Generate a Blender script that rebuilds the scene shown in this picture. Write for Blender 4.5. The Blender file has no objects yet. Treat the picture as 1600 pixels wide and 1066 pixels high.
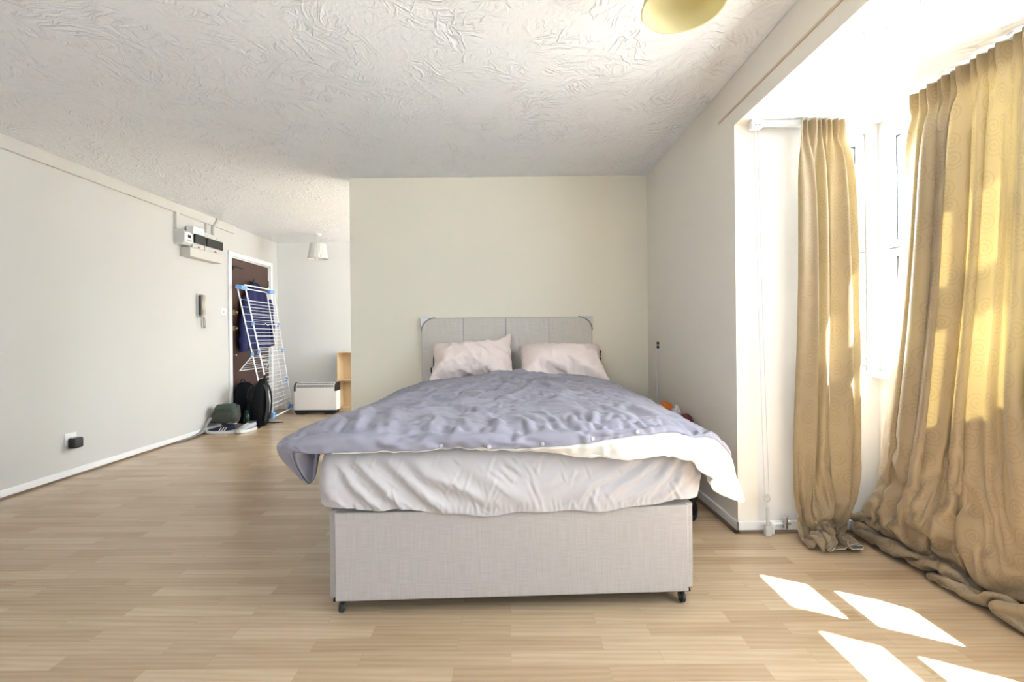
import bpy, bmesh, math, random
import numpy as np
from mathutils import Vector, Matrix, Euler, noise as mnoise

S = bpy.context.scene
COL = S.collection
R = math.radians

# ---------------------------------------------------------------- camera, sky, sun, exposure
CAM_H = 1.01
cam_data = bpy.data.cameras.new('camera')
cam_data.sensor_width = 36.0
cam_data.lens = 16.0
cam_data.shift_x = 6 / 1600
cam_data.shift_y = -10 / 1600
cam_data.clip_start = 0.05
cam = bpy.data.objects.new('camera', cam_data)
cam.location = (0, 0, CAM_H)
cam.rotation_euler = (R(90), R(0.55), 0)
COL.objects.link(cam)
S.camera = cam

S.view_settings.view_transform = 'Standard'
S.view_settings.look = 'None'
S.view_settings.exposure = 2.82
S.view_settings.gamma = 1.0
S.view_settings.use_curve_mapping = False

world = bpy.data.worlds.new('sky')
S.world = world
world.use_nodes = True
wn = world.node_tree
wn.nodes['Background'].inputs['Color'].default_value = (0.80, 0.885, 1.0, 1)
wn.nodes['Background'].inputs['Strength'].default_value = 3.8

sun_data = bpy.data.lights.new('sun', 'SUN')
sun_data.energy = 22.0
sun_data.angle = R(0.6)
sun_data.color = (1.0, 0.975, 0.94)
sun = bpy.data.objects.new('sun', sun_data)
SUN_DIR = Vector((-0.2, 0.11, -0.421)).normalized()
sun.rotation_euler = SUN_DIR.to_track_quat('-Z', 'Y').to_euler()
sun.location = (6, -3, 9)
COL.objects.link(sun)


def window_portal(name, loc, rot, sx, sy):
    d = bpy.data.lights.new(name, 'AREA')
    d.shape = 'RECTANGLE'
    d.size, d.size_y = sx, sy
    d.cycles.is_portal = True
    o = bpy.data.objects.new(name, d)
    o.location = loc
    o.rotation_euler = rot
    COL.objects.link(o)


# sky portals in the window openings (they only steer sampling of the sky)
window_portal('bay_sky_portal', (1.99, 0.9, 1.40), (0, R(90), 0), 1.25, 2.9)
window_portal('kitchen_sky_portal', (1.29, 5.1, 1.47), (0, R(90), 0), 1.4, 1.65)
window_portal('rear_sky_portal', (-1.2, -2.34, 1.5), (R(90), 0, 0), 1.05, 1.05)

# ---------------------------------------------------------------- room dimensions
XL, XR = -3.213, 1.155          # left and right walls
YB, YF, YN = 3.76, 6.35, -2.2   # wall behind the bed, far wall, wall behind the camera
ZC, ZBAY = 2.315, 2.06          # ceiling, bay ceiling
YS = 2.305                      # the bay's far side wall
XW = 1.88                       # the bay's window plane
YS2 = -0.50                     # the bay's near side wall

# ---------------------------------------------------------------- mesh helpers
WORLD = {}


def empty(name, loc, rz=0.0, ry=0.0):
    o = bpy.data.objects.new(name, None)
    o.empty_display_size = 0.1
    o.location = loc
    o.rotation_euler = (0, ry, rz)
    COL.objects.link(o)
    WORLD[o] = Matrix.Translation(loc) @ Euler((0, ry, rz)).to_matrix().to_4x4()
    return o


def tag(o, label=None, cat=None, group=None, kind=None):
    if label: o['label'] = label
    if cat: o['category'] = cat
    if group: o['group'] = group
    if kind: o['kind'] = kind
    return o


def thing(name, label, cat, loc, rz=0.0, ry=0.0, group=None):
    return tag(empty(name, loc, rz, ry), label, cat, group)


def obj(name, bm, mats, parent=None, smooth=35, bevel=0.0, bseg=2, local=False, recalc=True):
    """bmesh given in world coordinates (or in the parent's own space with local=True) -> one mesh object"""
    if recalc:
        bmesh.ops.recalc_face_normals(bm, faces=bm.faces)
    m = bpy.data.meshes.new(name)
    if parent is not None and not local:
        bm.transform(WORLD[parent].inverted())
    bm.to_mesh(m)
    bm.free()
    for mt in (mats if isinstance(mats, (list, tuple)) else [mats]):
        m.materials.append(mt)
    if smooth:
        m.shade_smooth()
        m.set_sharp_from_angle(angle=R(smooth))
    o = bpy.data.objects.new(name, m)
    COL.objects.link(o)
    if parent is not None:
        o.parent = parent
        WORLD[o] = WORLD[parent]
    else:
        WORLD[o] = Matrix.Identity(4)
    if bevel:
        b = o.modifiers.new('bevel', 'BEVEL')
        b.width = bevel
        b.segments = bseg
        b.limit_method = 'ANGLE'
        b.angle_limit = R(40)
        b.harden_normals = False
    return o


def box(bm, x0, x1, y0, y1, z0, z1, mat=0):
    v = [bm.verts.new(p) for p in ((x0, y0, z0), (x1, y0, z0), (x1, y1, z0), (x0, y1, z0),
                                   (x0, y0, z1), (x1, y0, z1), (x1, y1, z1), (x0, y1, z1))]
    for f in ((0, 3, 2, 1), (4, 5, 6, 7), (0, 1, 5, 4), (1, 2, 6, 5), (2, 3, 7, 6), (3, 0, 4, 7)):
        bm.faces.new([v[i] for i in f]).material_index = mat
    return v


def boxes(*bs):
    bm = bmesh.new()
    for b in bs: box(bm, *b)
    return bm


def obox(bm, M, sx, sy, sz):
    v = box(bm, -sx / 2, sx / 2, -sy / 2, sy / 2, -sz / 2, sz / 2)
    for q in v: q.co = M @ q.co
    return v


def loft(bm, rings, caps=True, closed=True, mat=0):
    """skin successive rings of equal point count"""
    rv = [[bm.verts.new(p) for p in r] for r in rings]
    n = len(rv[0])
    for a, b in zip(rv, rv[1:]):
        for i in range(n if closed else n - 1):
            j = (i + 1) % n
            bm.faces.new((a[i], a[j], b[j], b[i])).material_index = mat
    if caps and closed:
        bm.faces.new(rv[0][::-1]).material_index = mat
        bm.faces.new(rv[-1]).material_index = mat
    return rv


def frames(pts, closed=False):
    pts = [Vector(p) for p in pts]
    n = len(pts)
    out, up = [], None
    for i, p in enumerate(pts):
        if closed:
            t = (pts[(i + 1) % n] - pts[i - 1])
        else:
            t = pts[min(i + 1, n - 1)] - pts[max(i - 1, 0)]
        t.normalize()
        if up is None:
            up = Vector((0, 0, 1)) if abs(t.z) < 0.9 else Vector((1, 0, 0))
        s = t.cross(up).normalized()
        up = s.cross(t).normalized()
        out.append((p, s, up))
    return out


def tube(bm, pts, r, seg=8, closed=False, flat=1.0):
    fr = frames(pts, closed)
    rings = []
    for i, (p, s, u) in enumerate(fr):
        rr = r[i] if isinstance(r, (list, tuple)) else r
        rings.append([p + s * (math.cos(a) * rr) + u * (math.sin(a) * rr * flat)
                      for a in [2 * math.pi * k / seg for k in range(seg)]])
    if closed: rings.append(rings[0])
    loft(bm, rings, caps=not closed)
    if closed: bmesh.ops.remove_doubles(bm, verts=bm.verts, dist=1e-6)
    return bm


def cyl(bm, p0, p1, r, seg=16):
    return tube(bm, [p0, p1], r, seg)


def lathe(bm, prof, c, seg=32, close=True):
    rings = [[(c[0] + r * math.cos(2 * math.pi * k / seg), c[1] + r * math.sin(2 * math.pi * k / seg), c[2] + z)
              for k in range(seg)] for r, z in prof]
    loft(bm, rings, caps=close)
    return bm


def bezier(pts, n=8):
    """Catmull-Rom through the points"""
    P = [Vector(p) for p in pts]
    P = [P[0] * 2 - P[1]] + P + [P[-1] * 2 - P[-2]]
    out = []
    for i in range(1, len(P) - 2):
        a, b, c, d = P[i - 1:i + 3]
        for k in range(n):
            t = k / n
            out.append(0.5 * ((2 * b) + (c - a) * t + (2 * a - 5 * b + 4 * c - d) * t * t + (3 * b - a - 3 * c + d) * t ** 3))
    out.append(P[-2])
    return out


def sring(cx, cy, z, rx, ry, n=24, p=2.5, rot=0.0):
    """superellipse ring in the xy plane"""
    out = []
    for k in range(n):
        a = 2 * math.pi * k / n
        c, s = math.cos(a), math.sin(a)
        x = math.copysign(abs(c) ** (2 / p), c) * rx
        y = math.copysign(abs(s) ** (2 / p), s) * ry
        out.append(Vector((cx + x * math.cos(rot) - y * math.sin(rot), cy + x * math.sin(rot) + y * math.cos(rot), z)))
    return out


def N3(p, f, seed=0.0):
    return mnoise.noise(Vector(p) * f + Vector((seed, seed * 1.7, -seed)))


def subsurf(o, lv=2):
    m = o.modifiers.new('subdivision', 'SUBSURF')
    m.levels = m.render_levels = lv
    return o


# ---------------------------------------------------------------- materials
def nt_new(name):
    m = bpy.data.materials.new(name)
    m.use_nodes = True
    nt = m.node_tree
    return m, nt, nt.nodes['Principled BSDF']


def add(nt, typ, **kw):
    n = nt.nodes.new(typ)
    for k, v in kw.items():
        if hasattr(n, k) and k not in n.inputs: setattr(n, k, v)
        else: n.inputs[k].default_value = v
    return n


def mat(name, col, rough=0.5, metal=0.0, spec=0.5, var=0.0, vscale=20.0, bump=0.0, bscale=200.0, stretch=(1, 1, 1)):
    m, nt, b = nt_new(name)
    b.inputs['Base Color'].default_value = (*col, 1)
    b.inputs['Roughness'].default_value = rough
    b.inputs['Metallic'].default_value = metal
    b.inputs['Specular IOR Level'].default_value = spec
    tc = add(nt, 'ShaderNodeTexCoord')
    mp = add(nt, 'ShaderNodeMapping')
    mp.inputs['Scale'].default_value = stretch
    nt.links.new(tc.outputs['Object'], mp.inputs['Vector'])
    if var:
        n = add(nt, 'ShaderNodeTexNoise', Scale=vscale, Detail=4.0)
        nt.links.new(mp.outputs[0], n.inputs['Vector'])
        mix = add(nt, 'ShaderNodeMix', data_type='RGBA')
        mix.inputs['A'].default_value = (*[c * (1 - var) for c in col], 1)
        mix.inputs['B'].default_value = (*[min(1, c * (1 + var)) for c in col], 1)
        nt.links.new(n.outputs['Fac'], mix.inputs['Factor'])
        nt.links.new(mix.outputs['Result'], b.inputs['Base Color'])
    if bump:
        n = add(nt, 'ShaderNodeTexNoise', Scale=bscale, Detail=3.0)
        nt.links.new(mp.outputs[0], n.inputs['Vector'])
        bp = add(nt, 'ShaderNodeBump', Strength=bump, Distance=0.002)
        nt.links.new(n.outputs['Fac'], bp.inputs['Height'])
        nt.links.new(bp.outputs[0], b.inputs['Normal'])
    return m


def math_node(nt, op, a, b=None, c=None):
    n = nt.nodes.new('ShaderNodeMath')
    n.operation = op
    for i, v in enumerate((a, b, c)):
        if v is None: continue
        if isinstance(v, (int, float)): n.inputs[i].default_value = v
        else: nt.links.new(v, n.inputs[i])
    return n.outputs[0]


def floor_mat():
    m, nt, b = nt_new('oak_laminate')
    L = nt.links.new
    tc = add(nt, 'ShaderNodeTexCoord')
    br = add(nt, 'ShaderNodeTexBrick', offset=0.37, offset_frequency=2, squash=1.0)
    br.inputs['Color1'].default_value = (0, 0, 0, 1)
    br.inputs['Color2'].default_value = (1, 1, 1, 1)
    br.inputs['Mortar'].default_value = (0.5, 0.5, 0.5, 1)
    br.inputs['Scale'].default_value = 1.0
    br.inputs['Mortar Size'].default_value = 0.0006
    br.inputs['Mortar Smooth'].default_value = 0.2
    br.inputs['Bias'].default_value = 0.0
    br.inputs['Brick Width'].default_value = 0.47
    br.inputs['Row Height'].default_value = 0.066
    L(tc.outputs['Object'], br.inputs['Vector'])
    # grain: each strip gets its own offset
    sep = add(nt, 'ShaderNodeSeparateXYZ')
    L(tc.outputs['Object'], sep.inputs[0])
    off = math_node(nt, 'MULTIPLY', br.outputs['Color'], 37.0)
    cx = math_node(nt, 'ADD', math_node(nt, 'MULTIPLY', sep.outputs[0], 2.2), off)
    cy = math_node(nt, 'ADD', math_node(nt, 'MULTIPLY', sep.outputs[1], 26.0), off)
    cb = add(nt, 'ShaderNodeCombineXYZ')
    L(cx, cb.inputs[0]); L(cy, cb.inputs[1])
    n1 = add(nt, 'ShaderNodeTexNoise', Scale=1.0, Detail=6.0, Roughness=0.6, Distortion=0.6)
    L(cb.outputs[0], n1.inputs['Vector'])
    wv = add(nt, 'ShaderNodeTexWave', wave_type='RINGS', rings_direction='Z', Scale=0.55, Distortion=7.0, Detail=2.0)
    wv.inputs['Detail Scale'].default_value = 0.7
    L(cb.outputs[0], wv.inputs['Vector'])
    fine = add(nt, 'ShaderNodeTexNoise', Scale=1.0, Detail=3.0)
    cf = add(nt, 'ShaderNodeMapping')
    cf.inputs['Scale'].default_value = (9, 260, 1)
    L(tc.outputs['Object'], cf.inputs['Vector']); L(cf.outputs[0], fine.inputs['Vector'])
    f = math_node(nt, 'ADD', math_node(nt, 'MULTIPLY', n1.outputs['Fac'], 0.5), math_node(nt, 'MULTIPLY', wv.outputs['Fac'], 0.13))
    f = math_node(nt, 'ADD', f, math_node(nt, 'MULTIPLY', fine.outputs['Fac'], 0.16))
    f = math_node(nt, 'ADD', f, math_node(nt, 'MULTIPLY', br.outputs['Color'], 0.30))
    ramp = add(nt, 'ShaderNodeValToRGB')
    ramp.color_ramp.elements[0].position = 0.28
    ramp.color_ramp.elements[0].color = (0.375, 0.255, 0.148, 1)
    ramp.color_ramp.elements[1].position = 0.86
    ramp.color_ramp.elements[1].color = (0.57, 0.44, 0.295, 1)
    L(f, ramp.inputs['Fac'])
    mx = add(nt, 'ShaderNodeMix', data_type='RGBA')
    mx.inputs['B'].default_value = (0.26, 0.17, 0.09, 1)
    L(math_node(nt, 'MULTIPLY', br.outputs['Fac'], 0.55), mx.inputs['Factor'])
    L(ramp.outputs[0], mx.inputs['A'])
    L(mx.outputs['Result'], b.inputs['Base Color'])
    b.inputs['Roughness'].default_value = 0.26
    b.inputs['Specular IOR Level'].default_value = 0.5
    bp = add(nt, 'ShaderNodeBump', Strength=0.12, Distance=0.001)
    L(fine.outputs['Fac'], bp.inputs['Height'])
    L(bp.outputs[0], b.inputs['Normal'])
    return m


def ceiling_mat():
    """combed artex plaster: short arcs of ridges"""
    m, nt, b = nt_new('artex_plaster')
    L = nt.links.new
    b.inputs['Base Color'].default_value = (0.86, 0.872, 0.905, 1)
    b.inputs['Roughness'].default_value = 0.75
    b.inputs['Specular IOR Level'].default_value = 0.25
    tc = add(nt, 'ShaderNodeTexCoord')
    nz = add(nt, 'ShaderNodeTexNoise', Scale=9.0, Detail=2.0)
    L(tc.outputs['Object'], nz.inputs['Vector'])
    warp = add(nt, 'ShaderNodeVectorMath', operation='MULTIPLY_ADD')
    warp.inputs[1].default_value = (0.10, 0.10, 0)
    L(nz.outputs['Color'], warp.inputs[0]); L(tc.outputs['Object'], warp.inputs[2])
    hs = []
    for sc, seed in ((4.2, 0.0), (5.6, 3.7)):
        mp = add(nt, 'ShaderNodeMapping')
        mp.inputs['Location'].default_value = (seed, seed * 0.6, 0)
        L(warp.outputs[0], mp.inputs['Vector'])
        vo = add(nt, 'ShaderNodeTexVoronoi', voronoi_dimensions='2D', Scale=sc)
        L(mp.outputs[0], vo.inputs['Vector'])
        cs = add(nt, 'ShaderNodeSeparateColor')
        L(vo.outputs['Color'], cs.inputs[0])
        rt = add(nt, 'ShaderNodeVectorRotate', rotation_type='Z_AXIS')
        L(mp.outputs[0], rt.inputs['Vector'])
        L(math_node(nt, 'MULTIPLY', cs.outputs[0], 3.1), rt.inputs['Angle'])
        st = add(nt, 'ShaderNodeMapping')
        st.inputs['Scale'].default_value = (7, 62, 1)
        L(rt.outputs[0], st.inputs['Vector'])
        sn = add(nt, 'ShaderNodeTexNoise', Scale=1.0, Detail=1.5)
        L(st.outputs[0], sn.inputs['Vector'])
        sm_ = add(nt, 'ShaderNodeMapRange')
        sm_.inputs['From Min'].default_value = 0.52; sm_.inputs['From Max'].default_value = 0.72
        L(sn.outputs['Fac'], sm_.inputs['Value'])
        hs.append(sm_.outputs[0])
    mk = add(nt, 'ShaderNodeTexNoise', Scale=5.0, Detail=3.0)
    L(tc.outputs['Object'], mk.inputs['Vector'])
    k = add(nt, 'ShaderNodeMapRange')
    k.inputs['From Min'].default_value = 0.36; k.inputs['From Max'].default_value = 0.58
    L(mk.outputs['Fac'], k.inputs['Value'])
    h = math_node(nt, 'MULTIPLY', math_node(nt, 'MAXIMUM', hs[0], hs[1]), k.outputs[0])
    sm = add(nt, 'ShaderNodeTexNoise', Scale=38.0, Detail=4.0)
    L(tc.outputs['Object'], sm.inputs['Vector'])
    h = math_node(nt, 'ADD', h, math_node(nt, 'MULTIPLY', sm.outputs['Fac'], 0.75))
    bp = add(nt, 'ShaderNodeBump', Strength=1.0, Distance=0.0065)
    L(h, bp.inputs['Height'])
    L(bp.outputs[0], b.inputs['Normal'])
    return m


def weave_mat(name, col, rough=0.85, scale=900, streak=0.10, bump=0.25, sheen=0.15):
    """woven upholstery: vertical and horizontal slubs"""
    m, nt, b = nt_new(name)
    L = nt.links.new
    tc = add(nt, 'ShaderNodeTexCoord')
    outs = []
    for s in ((scale / 3, scale / 3, 9), (14, 14, scale / 2)):
        mp = add(nt, 'ShaderNodeMapping')
        mp.inputs['Scale'].default_value = s
        L(tc.outputs['Object'], mp.inputs['Vector'])
        n = add(nt, 'ShaderNodeTexNoise', Scale=1.0, Detail=2.0)
        L(mp.outputs[0], n.inputs['Vector'])
        outs.append(n.outputs['Fac'])
    f = math_node(nt, 'MULTIPLY', math_node(nt, 'ADD', outs[0], outs[1]), 0.5)
    mr = add(nt, 'ShaderNodeMapRange')
    mr.inputs['From Min'].default_value = 0.35; mr.inputs['From Max'].default_value = 0.65
    L(f, mr.inputs['Value'])
    mix = add(nt, 'ShaderNodeMix', data_type='RGBA')
    mix.inputs['A'].default_value = (*[c * (1 - streak) for c in col], 1)
    mix.inputs['B'].default_value = (*[c * (1 + streak) for c in col], 1)
    L(mr.outputs[0], mix.inputs['Factor'])
    L(mix.outputs['Result'], b.inputs['Base Color'])
    b.inputs['Roughness'].default_value = rough
    b.inputs['Specular IOR Level'].default_value = 0.2
    b.inputs['Sheen Weight'].default_value = sheen
    bp = add(nt, 'ShaderNodeBump', Strength=bump, Distance=0.001)
    L(f, bp.inputs['Height'])
    L(bp.outputs[0], b.inputs['Normal'])
    return m


def curtain_mat():
    """gold damask satin with a tone-on-tone scroll pattern; light passes through the cloth"""
    m, nt, b = nt_new('scroll_damask')
    L = nt.links.new
    uv = add(nt, 'ShaderNodeUVMap')
    vo = add(nt, 'ShaderNodeTexVoronoi', voronoi_dimensions='2D', Scale=11.0, Randomness=0.55)
    L(uv.outputs[0], vo.inputs['Vector'])
    dv = add(nt, 'ShaderNodeVectorMath', operation='SUBTRACT')
    L(uv.outputs[0], dv.inputs[0]); L(vo.outputs['Position'], dv.inputs[1])
    sep = add(nt, 'ShaderNodeSeparateXYZ')
    L(dv.outputs[0], sep.inputs[0])
    sc = add(nt, 'ShaderNodeSeparateColor')
    L(vo.outputs['Color'], sc.inputs[0])
    ang = math_node(nt, 'ARCTAN2', sep.outputs[1], sep.outputs[0])
    ln = add(nt, 'ShaderNodeVectorMath', operation='LENGTH')
    L(dv.outputs[0], ln.inputs[0])
    r = ln.outputs['Value']
    t = math_node(nt, 'ADD', math_node(nt, 'DIVIDE', ang, 2 * math.pi), math_node(nt, 'MULTIPLY', r, 62.0))
    t = math_node(nt, 'FRACT', math_node(nt, 'ADD', t, sc.outputs[0]))
    line = math_node(nt, 'LESS_THAN', t, 0.34)
    inside = math_node(nt, 'LESS_THAN', r, 0.040)
    f = math_node(nt, 'MULTIPLY', line, inside)
    wvn = add(nt, 'ShaderNodeTexWave', wave_type='BANDS', bands_direction='Y', Scale=220.0, Distortion=0.6)
    L(uv.outputs[0], wvn.inputs['Vector'])
    mix = add(nt, 'ShaderNodeMix', data_type='RGBA')
    mix.inputs['A'].default_value = (0.30, 0.228, 0.142, 1)
    mix.inputs['B'].default_value = (0.235, 0.174, 0.10, 1)
    L(math_node(nt, 'MULTIPLY', f, 0.7), mix.inputs['Factor'])
    L(mix.outputs['Result'], b.inputs['Base Color'])
    b.inputs['Roughness'].default_value = 0.48
    b.inputs['Specular IOR Level'].default_value = 0.45
    b.inputs['Sheen Weight'].default_value = 0.2
    rr = math_node(nt, 'ADD', math_node(nt, 'MULTIPLY', f, 0.2), 0.45)
    L(rr, b.inputs['Roughness'])
    bp = add(nt, 'ShaderNodeBump', Strength=0.15, Distance=0.0006)
    L(wvn.outputs['Fac'], bp.inputs['Height'])
    L(bp.outputs[0], b.inputs['Normal'])
    tr = add(nt, 'ShaderNodeBsdfTranslucent')
    tr.inputs['Color'].default_value = (0.80, 0.60, 0.22, 1)
    ms = add(nt, 'ShaderNodeMixShader')
    ms.inputs['Fac'].default_value = 0.15
    L(b.outputs[0], ms.inputs[1]); L(tr.outputs[0], ms.inputs[2])
    L(ms.outputs[0], nt.nodes['Material Output'].inputs['Surface'])
    return m


def thin_cloth_mat(name, col, trans=0.25, tcol=None, rough=0.8, bump=0.2, sheen=0.1):
    m, nt, b = nt_new(name)
    L = nt.links.new
    b.inputs['Base Color'].default_value = (*col, 1)
    b.inputs['Roughness'].default_value = rough
    b.inputs['Specular IOR Level'].default_value = 0.25
    b.inputs['Sheen Weight'].default_value = sheen
    tc = add(nt, 'ShaderNodeTexCoord')
    n = add(nt, 'ShaderNodeTexNoise', Scale=60.0, Detail=5.0, Roughness=0.6)
    L(tc.outputs['Object'], n.inputs['Vector'])
    bp = add(nt, 'ShaderNodeBump', Strength=bump, Distance=0.004)
    L(n.outputs['Fac'], bp.inputs['Height']); L(bp.outputs[0], b.inputs['Normal'])
    if trans:
        tr = add(nt, 'ShaderNodeBsdfTranslucent')
        tr.inputs['Color'].default_value = (*(tcol or col), 1)
        ms = add(nt, 'ShaderNodeMixShader')
        ms.inputs['Fac'].default_value = trans
        L(b.outputs[0], ms.inputs[1]); L(tr.outputs[0], ms.inputs[2])
        L(ms.outputs[0], nt.nodes['Material Output'].inputs['Surface'])
    return m


def glass_mat():
    m, nt, b = nt_new('window_glass')
    L = nt.links.new
    tp = add(nt, 'ShaderNodeBsdfTransparent')
    tp.inputs['Color'].default_value = (0.95, 0.97, 0.97, 1)
    gl = add(nt, 'ShaderNodeBsdfGlossy')
    gl.inputs['Roughness'].default_value = 0.02
    lw = add(nt, 'ShaderNodeLayerWeight', Blend=0.5)
    fr = math_node(nt, 'MULTIPLY_ADD', math_node(nt, 'POWER', lw.outputs['Facing'], 5.0), 0.8, 0.035)
    ms = add(nt, 'ShaderNodeMixShader')
    L(fr, ms.inputs['Fac']); L(tp.outputs[0], ms.inputs[1]); L(gl.outputs[0], ms.inputs[2])
    L(ms.outputs[0], nt.nodes['Material Output'].inputs['Surface'])
    nt.nodes.remove(b)
    return m


M = {}
M['floor'] = floor_mat()
M['ceiling'] = ceiling_mat()
M['wall'] = mat('cream_emulsion', (0.80, 0.79, 0.775), 0.62, spec=0.3, var=0.015, vscale=3, bump=0.10, bscale=120)
M['wall_bed'] = mat('warm_cream_emulsion', (0.82, 0.765, 0.635), 0.62, spec=0.3, var=0.015, vscale=3, bump=0.10, bscale=120)
M['wall_right'] = mat('cream_emulsion_right', (0.84, 0.785, 0.70), 0.62, spec=0.3, var=0.015, vscale=3, bump=0.10, bscale=120)
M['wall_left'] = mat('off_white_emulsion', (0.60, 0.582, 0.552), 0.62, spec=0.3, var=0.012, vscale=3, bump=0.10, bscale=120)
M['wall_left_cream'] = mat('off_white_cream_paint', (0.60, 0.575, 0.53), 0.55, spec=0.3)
M['wall_white'] = mat('white_emulsion', (0.76, 0.745, 0.725), 0.62, spec=0.3, var=0.012, vscale=3, bump=0.10, bscale=120)
M['gloss'] = mat('white_gloss_paint', (0.84, 0.83, 0.82), 0.3, var=0.02, vscale=8)
M['upvc'] = mat('white_plastic_frame', (0.74, 0.75, 0.755), 0.3)
M['gasket'] = mat('grey_gasket', (0.10, 0.11, 0.12), 0.6)
M['glass'] = glass_mat()
M['bead'] = mat('brown_floor_bead', (0.20, 0.13, 0.085), 0.5, var=0.2, vscale=30)
M['door'] = mat('brown_door_paint', (0.078, 0.038, 0.027), 0.38, var=0.12, vscale=4, stretch=(1, 1, 0.2))
M['brass'] = mat('dull_brass', (0.45, 0.36, 0.22), 0.35, 1.0)
M['steel'] = mat('brushed_steel', (0.55, 0.55, 0.56), 0.3, 1.0)
M['black'] = mat('black_plastic', (0.012, 0.012, 0.014), 0.4)
M['white_plastic'] = mat('white_plastic', (0.82, 0.82, 0.82), 0.35)
M['grey_plastic'] = mat('pale_grey_plastic', (0.60, 0.59, 0.56), 0.45)
M['beige_plastic'] = mat('beige_plastic', (0.46, 0.39, 0.31), 0.42)
M['smoke'] = mat('smoked_cover', (0.035, 0.034, 0.033), 0.18)
M['red'] = mat('red_switch', (0.5, 0.03, 0.04), 0.4)
M['green'] = mat('green_cable', (0.42, 0.50, 0.16), 0.5)
M['rack_white'] = mat('white_coated_wire', (0.84, 0.84, 0.85), 0.35)
M['rack_blue'] = mat('blue_plastic_joint', (0.20, 0.42, 0.80), 0.4)
M['navy'] = mat('navy_nylon', (0.010, 0.014, 0.095), 0.65, var=0.25, vscale=14, bump=0.5, bscale=35)
M['black_fabric'] = mat('black_bag_nylon', (0.004, 0.004, 0.0055), 0.75, spec=0.2, var=0.3, vscale=20, bump=0.4, bscale=60)
M['dark_grey_fabric'] = mat('charcoal_webbing', (0.014, 0.0145, 0.017), 0.75, bump=0.4, bscale=150)
M['olive'] = mat('faded_olive_canvas', (0.055, 0.060, 0.048), 0.85, var=0.25, vscale=18, bump=0.5, bscale=90)
M['tan'] = mat('tan_canvas', (0.15, 0.115, 0.09), 0.85, var=0.3, vscale=25, bump=0.5, bscale=90)
M['shoe_navy'] = mat('navy_suede', (0.016, 0.020, 0.060), 0.9, var=0.2, vscale=30, bump=0.3, bscale=220)
M['rubber_white'] = mat('white_rubber', (0.72, 0.70, 0.66), 0.6)
M['shoe_grey'] = mat('grey_mesh', (0.36, 0.37, 0.42), 0.8, var=0.2, vscale=60)
M['heater'] = mat('white_enamel', (0.80, 0.77, 0.745), 0.35)
M['heater_dark'] = mat('dark_slot', (0.16, 0.16, 0.16), 0.6)
M['birch'] = mat('pale_birch_veneer', (0.66, 0.485, 0.29), 0.45, var=0.08, vscale=6, stretch=(6, 6, 0.6))
M['divan'] = weave_mat('oatmeal_linen', (0.41, 0.372, 0.347))
M['headboard'] = weave_mat('grey_linen', (0.62, 0.575, 0.52))
M['seam'] = mat('grey_seam_thread', (0.24, 0.225, 0.21), 0.8)
M['clear_plastic'] = mat('clear_polythene', (0.62, 0.61, 0.62), 0.2, spec=0.7)
M['castor'] = mat('black_castor', (0.015, 0.015, 0.018), 0.3)
M['curtain'] = curtain_mat()
M['lining'] = thin_cloth_mat('curtain_lining', (0.80, 0.77, 0.70), 0.35)
M['shade_near'] = thin_cloth_mat('cream_lampshade', (0.74, 0.68, 0.44), 0.40, (0.80, 0.72, 0.42), bump=0.05)
M['shade_far'] = thin_cloth_mat('white_lampshade', (0.87, 0.86, 0.84), 0.35, bump=0.05)
M['leaf'] = mat('leaf_green', (0.10, 0.15, 0.06), 0.6, var=0.4, vscale=2)
M['bark'] = mat('bark', (0.12, 0.09, 0.07), 0.9, var=0.3, vscale=20)
M['paving'] = mat('pale_paving', (0.50, 0.48, 0.44), 0.9, var=0.1, vscale=2)
M['sheet'] = thin_cloth_mat('pinkish_white_cotton', (0.50, 0.47, 0.468), 0.0, bump=0.12)
M['duvet'] = thin_cloth_mat('lilac_grey_cotton', (0.298, 0.288, 0.342), 0.0, bump=0.12)
M['duvet_white'] = thin_cloth_mat('cream_white_cotton', (0.80, 0.765, 0.71), 0.10, bump=0.12)
M['duvet_button'] = mat('pearl_button', (0.50, 0.49, 0.54), 0.2)
M['pillow'] = thin_cloth_mat('pale_pink_cotton', (0.86, 0.735, 0.685), 0.0, bump=0.15)
M['orange'] = mat('orange_plastic', (0.75, 0.20, 0.03), 0.5)
M['tissue'] = thin_cloth_mat('white_tissue', (0.84, 0.83, 0.82), 0.3)
M['maroon'] = mat('maroon_cloth', (0.16, 0.03, 0.035), 0.8, bump=0.4, bscale=40)
M['dark_wood'] = mat('dark_wood', (0.10, 0.06, 0.04), 0.5, var=0.2, vscale=5, stretch=(1, 8, 8))
M['bottle_green'] = mat('dark_green_plastic', (0.004, 0.022, 0.014), 0.25)


def structure(name, bm, m, label, cat, bevel=0.0, parent=None):
    o = obj(name, bm, m, parent, smooth=30, bevel=bevel)
    return tag(o, label, cat, None, 'structure')


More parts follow.
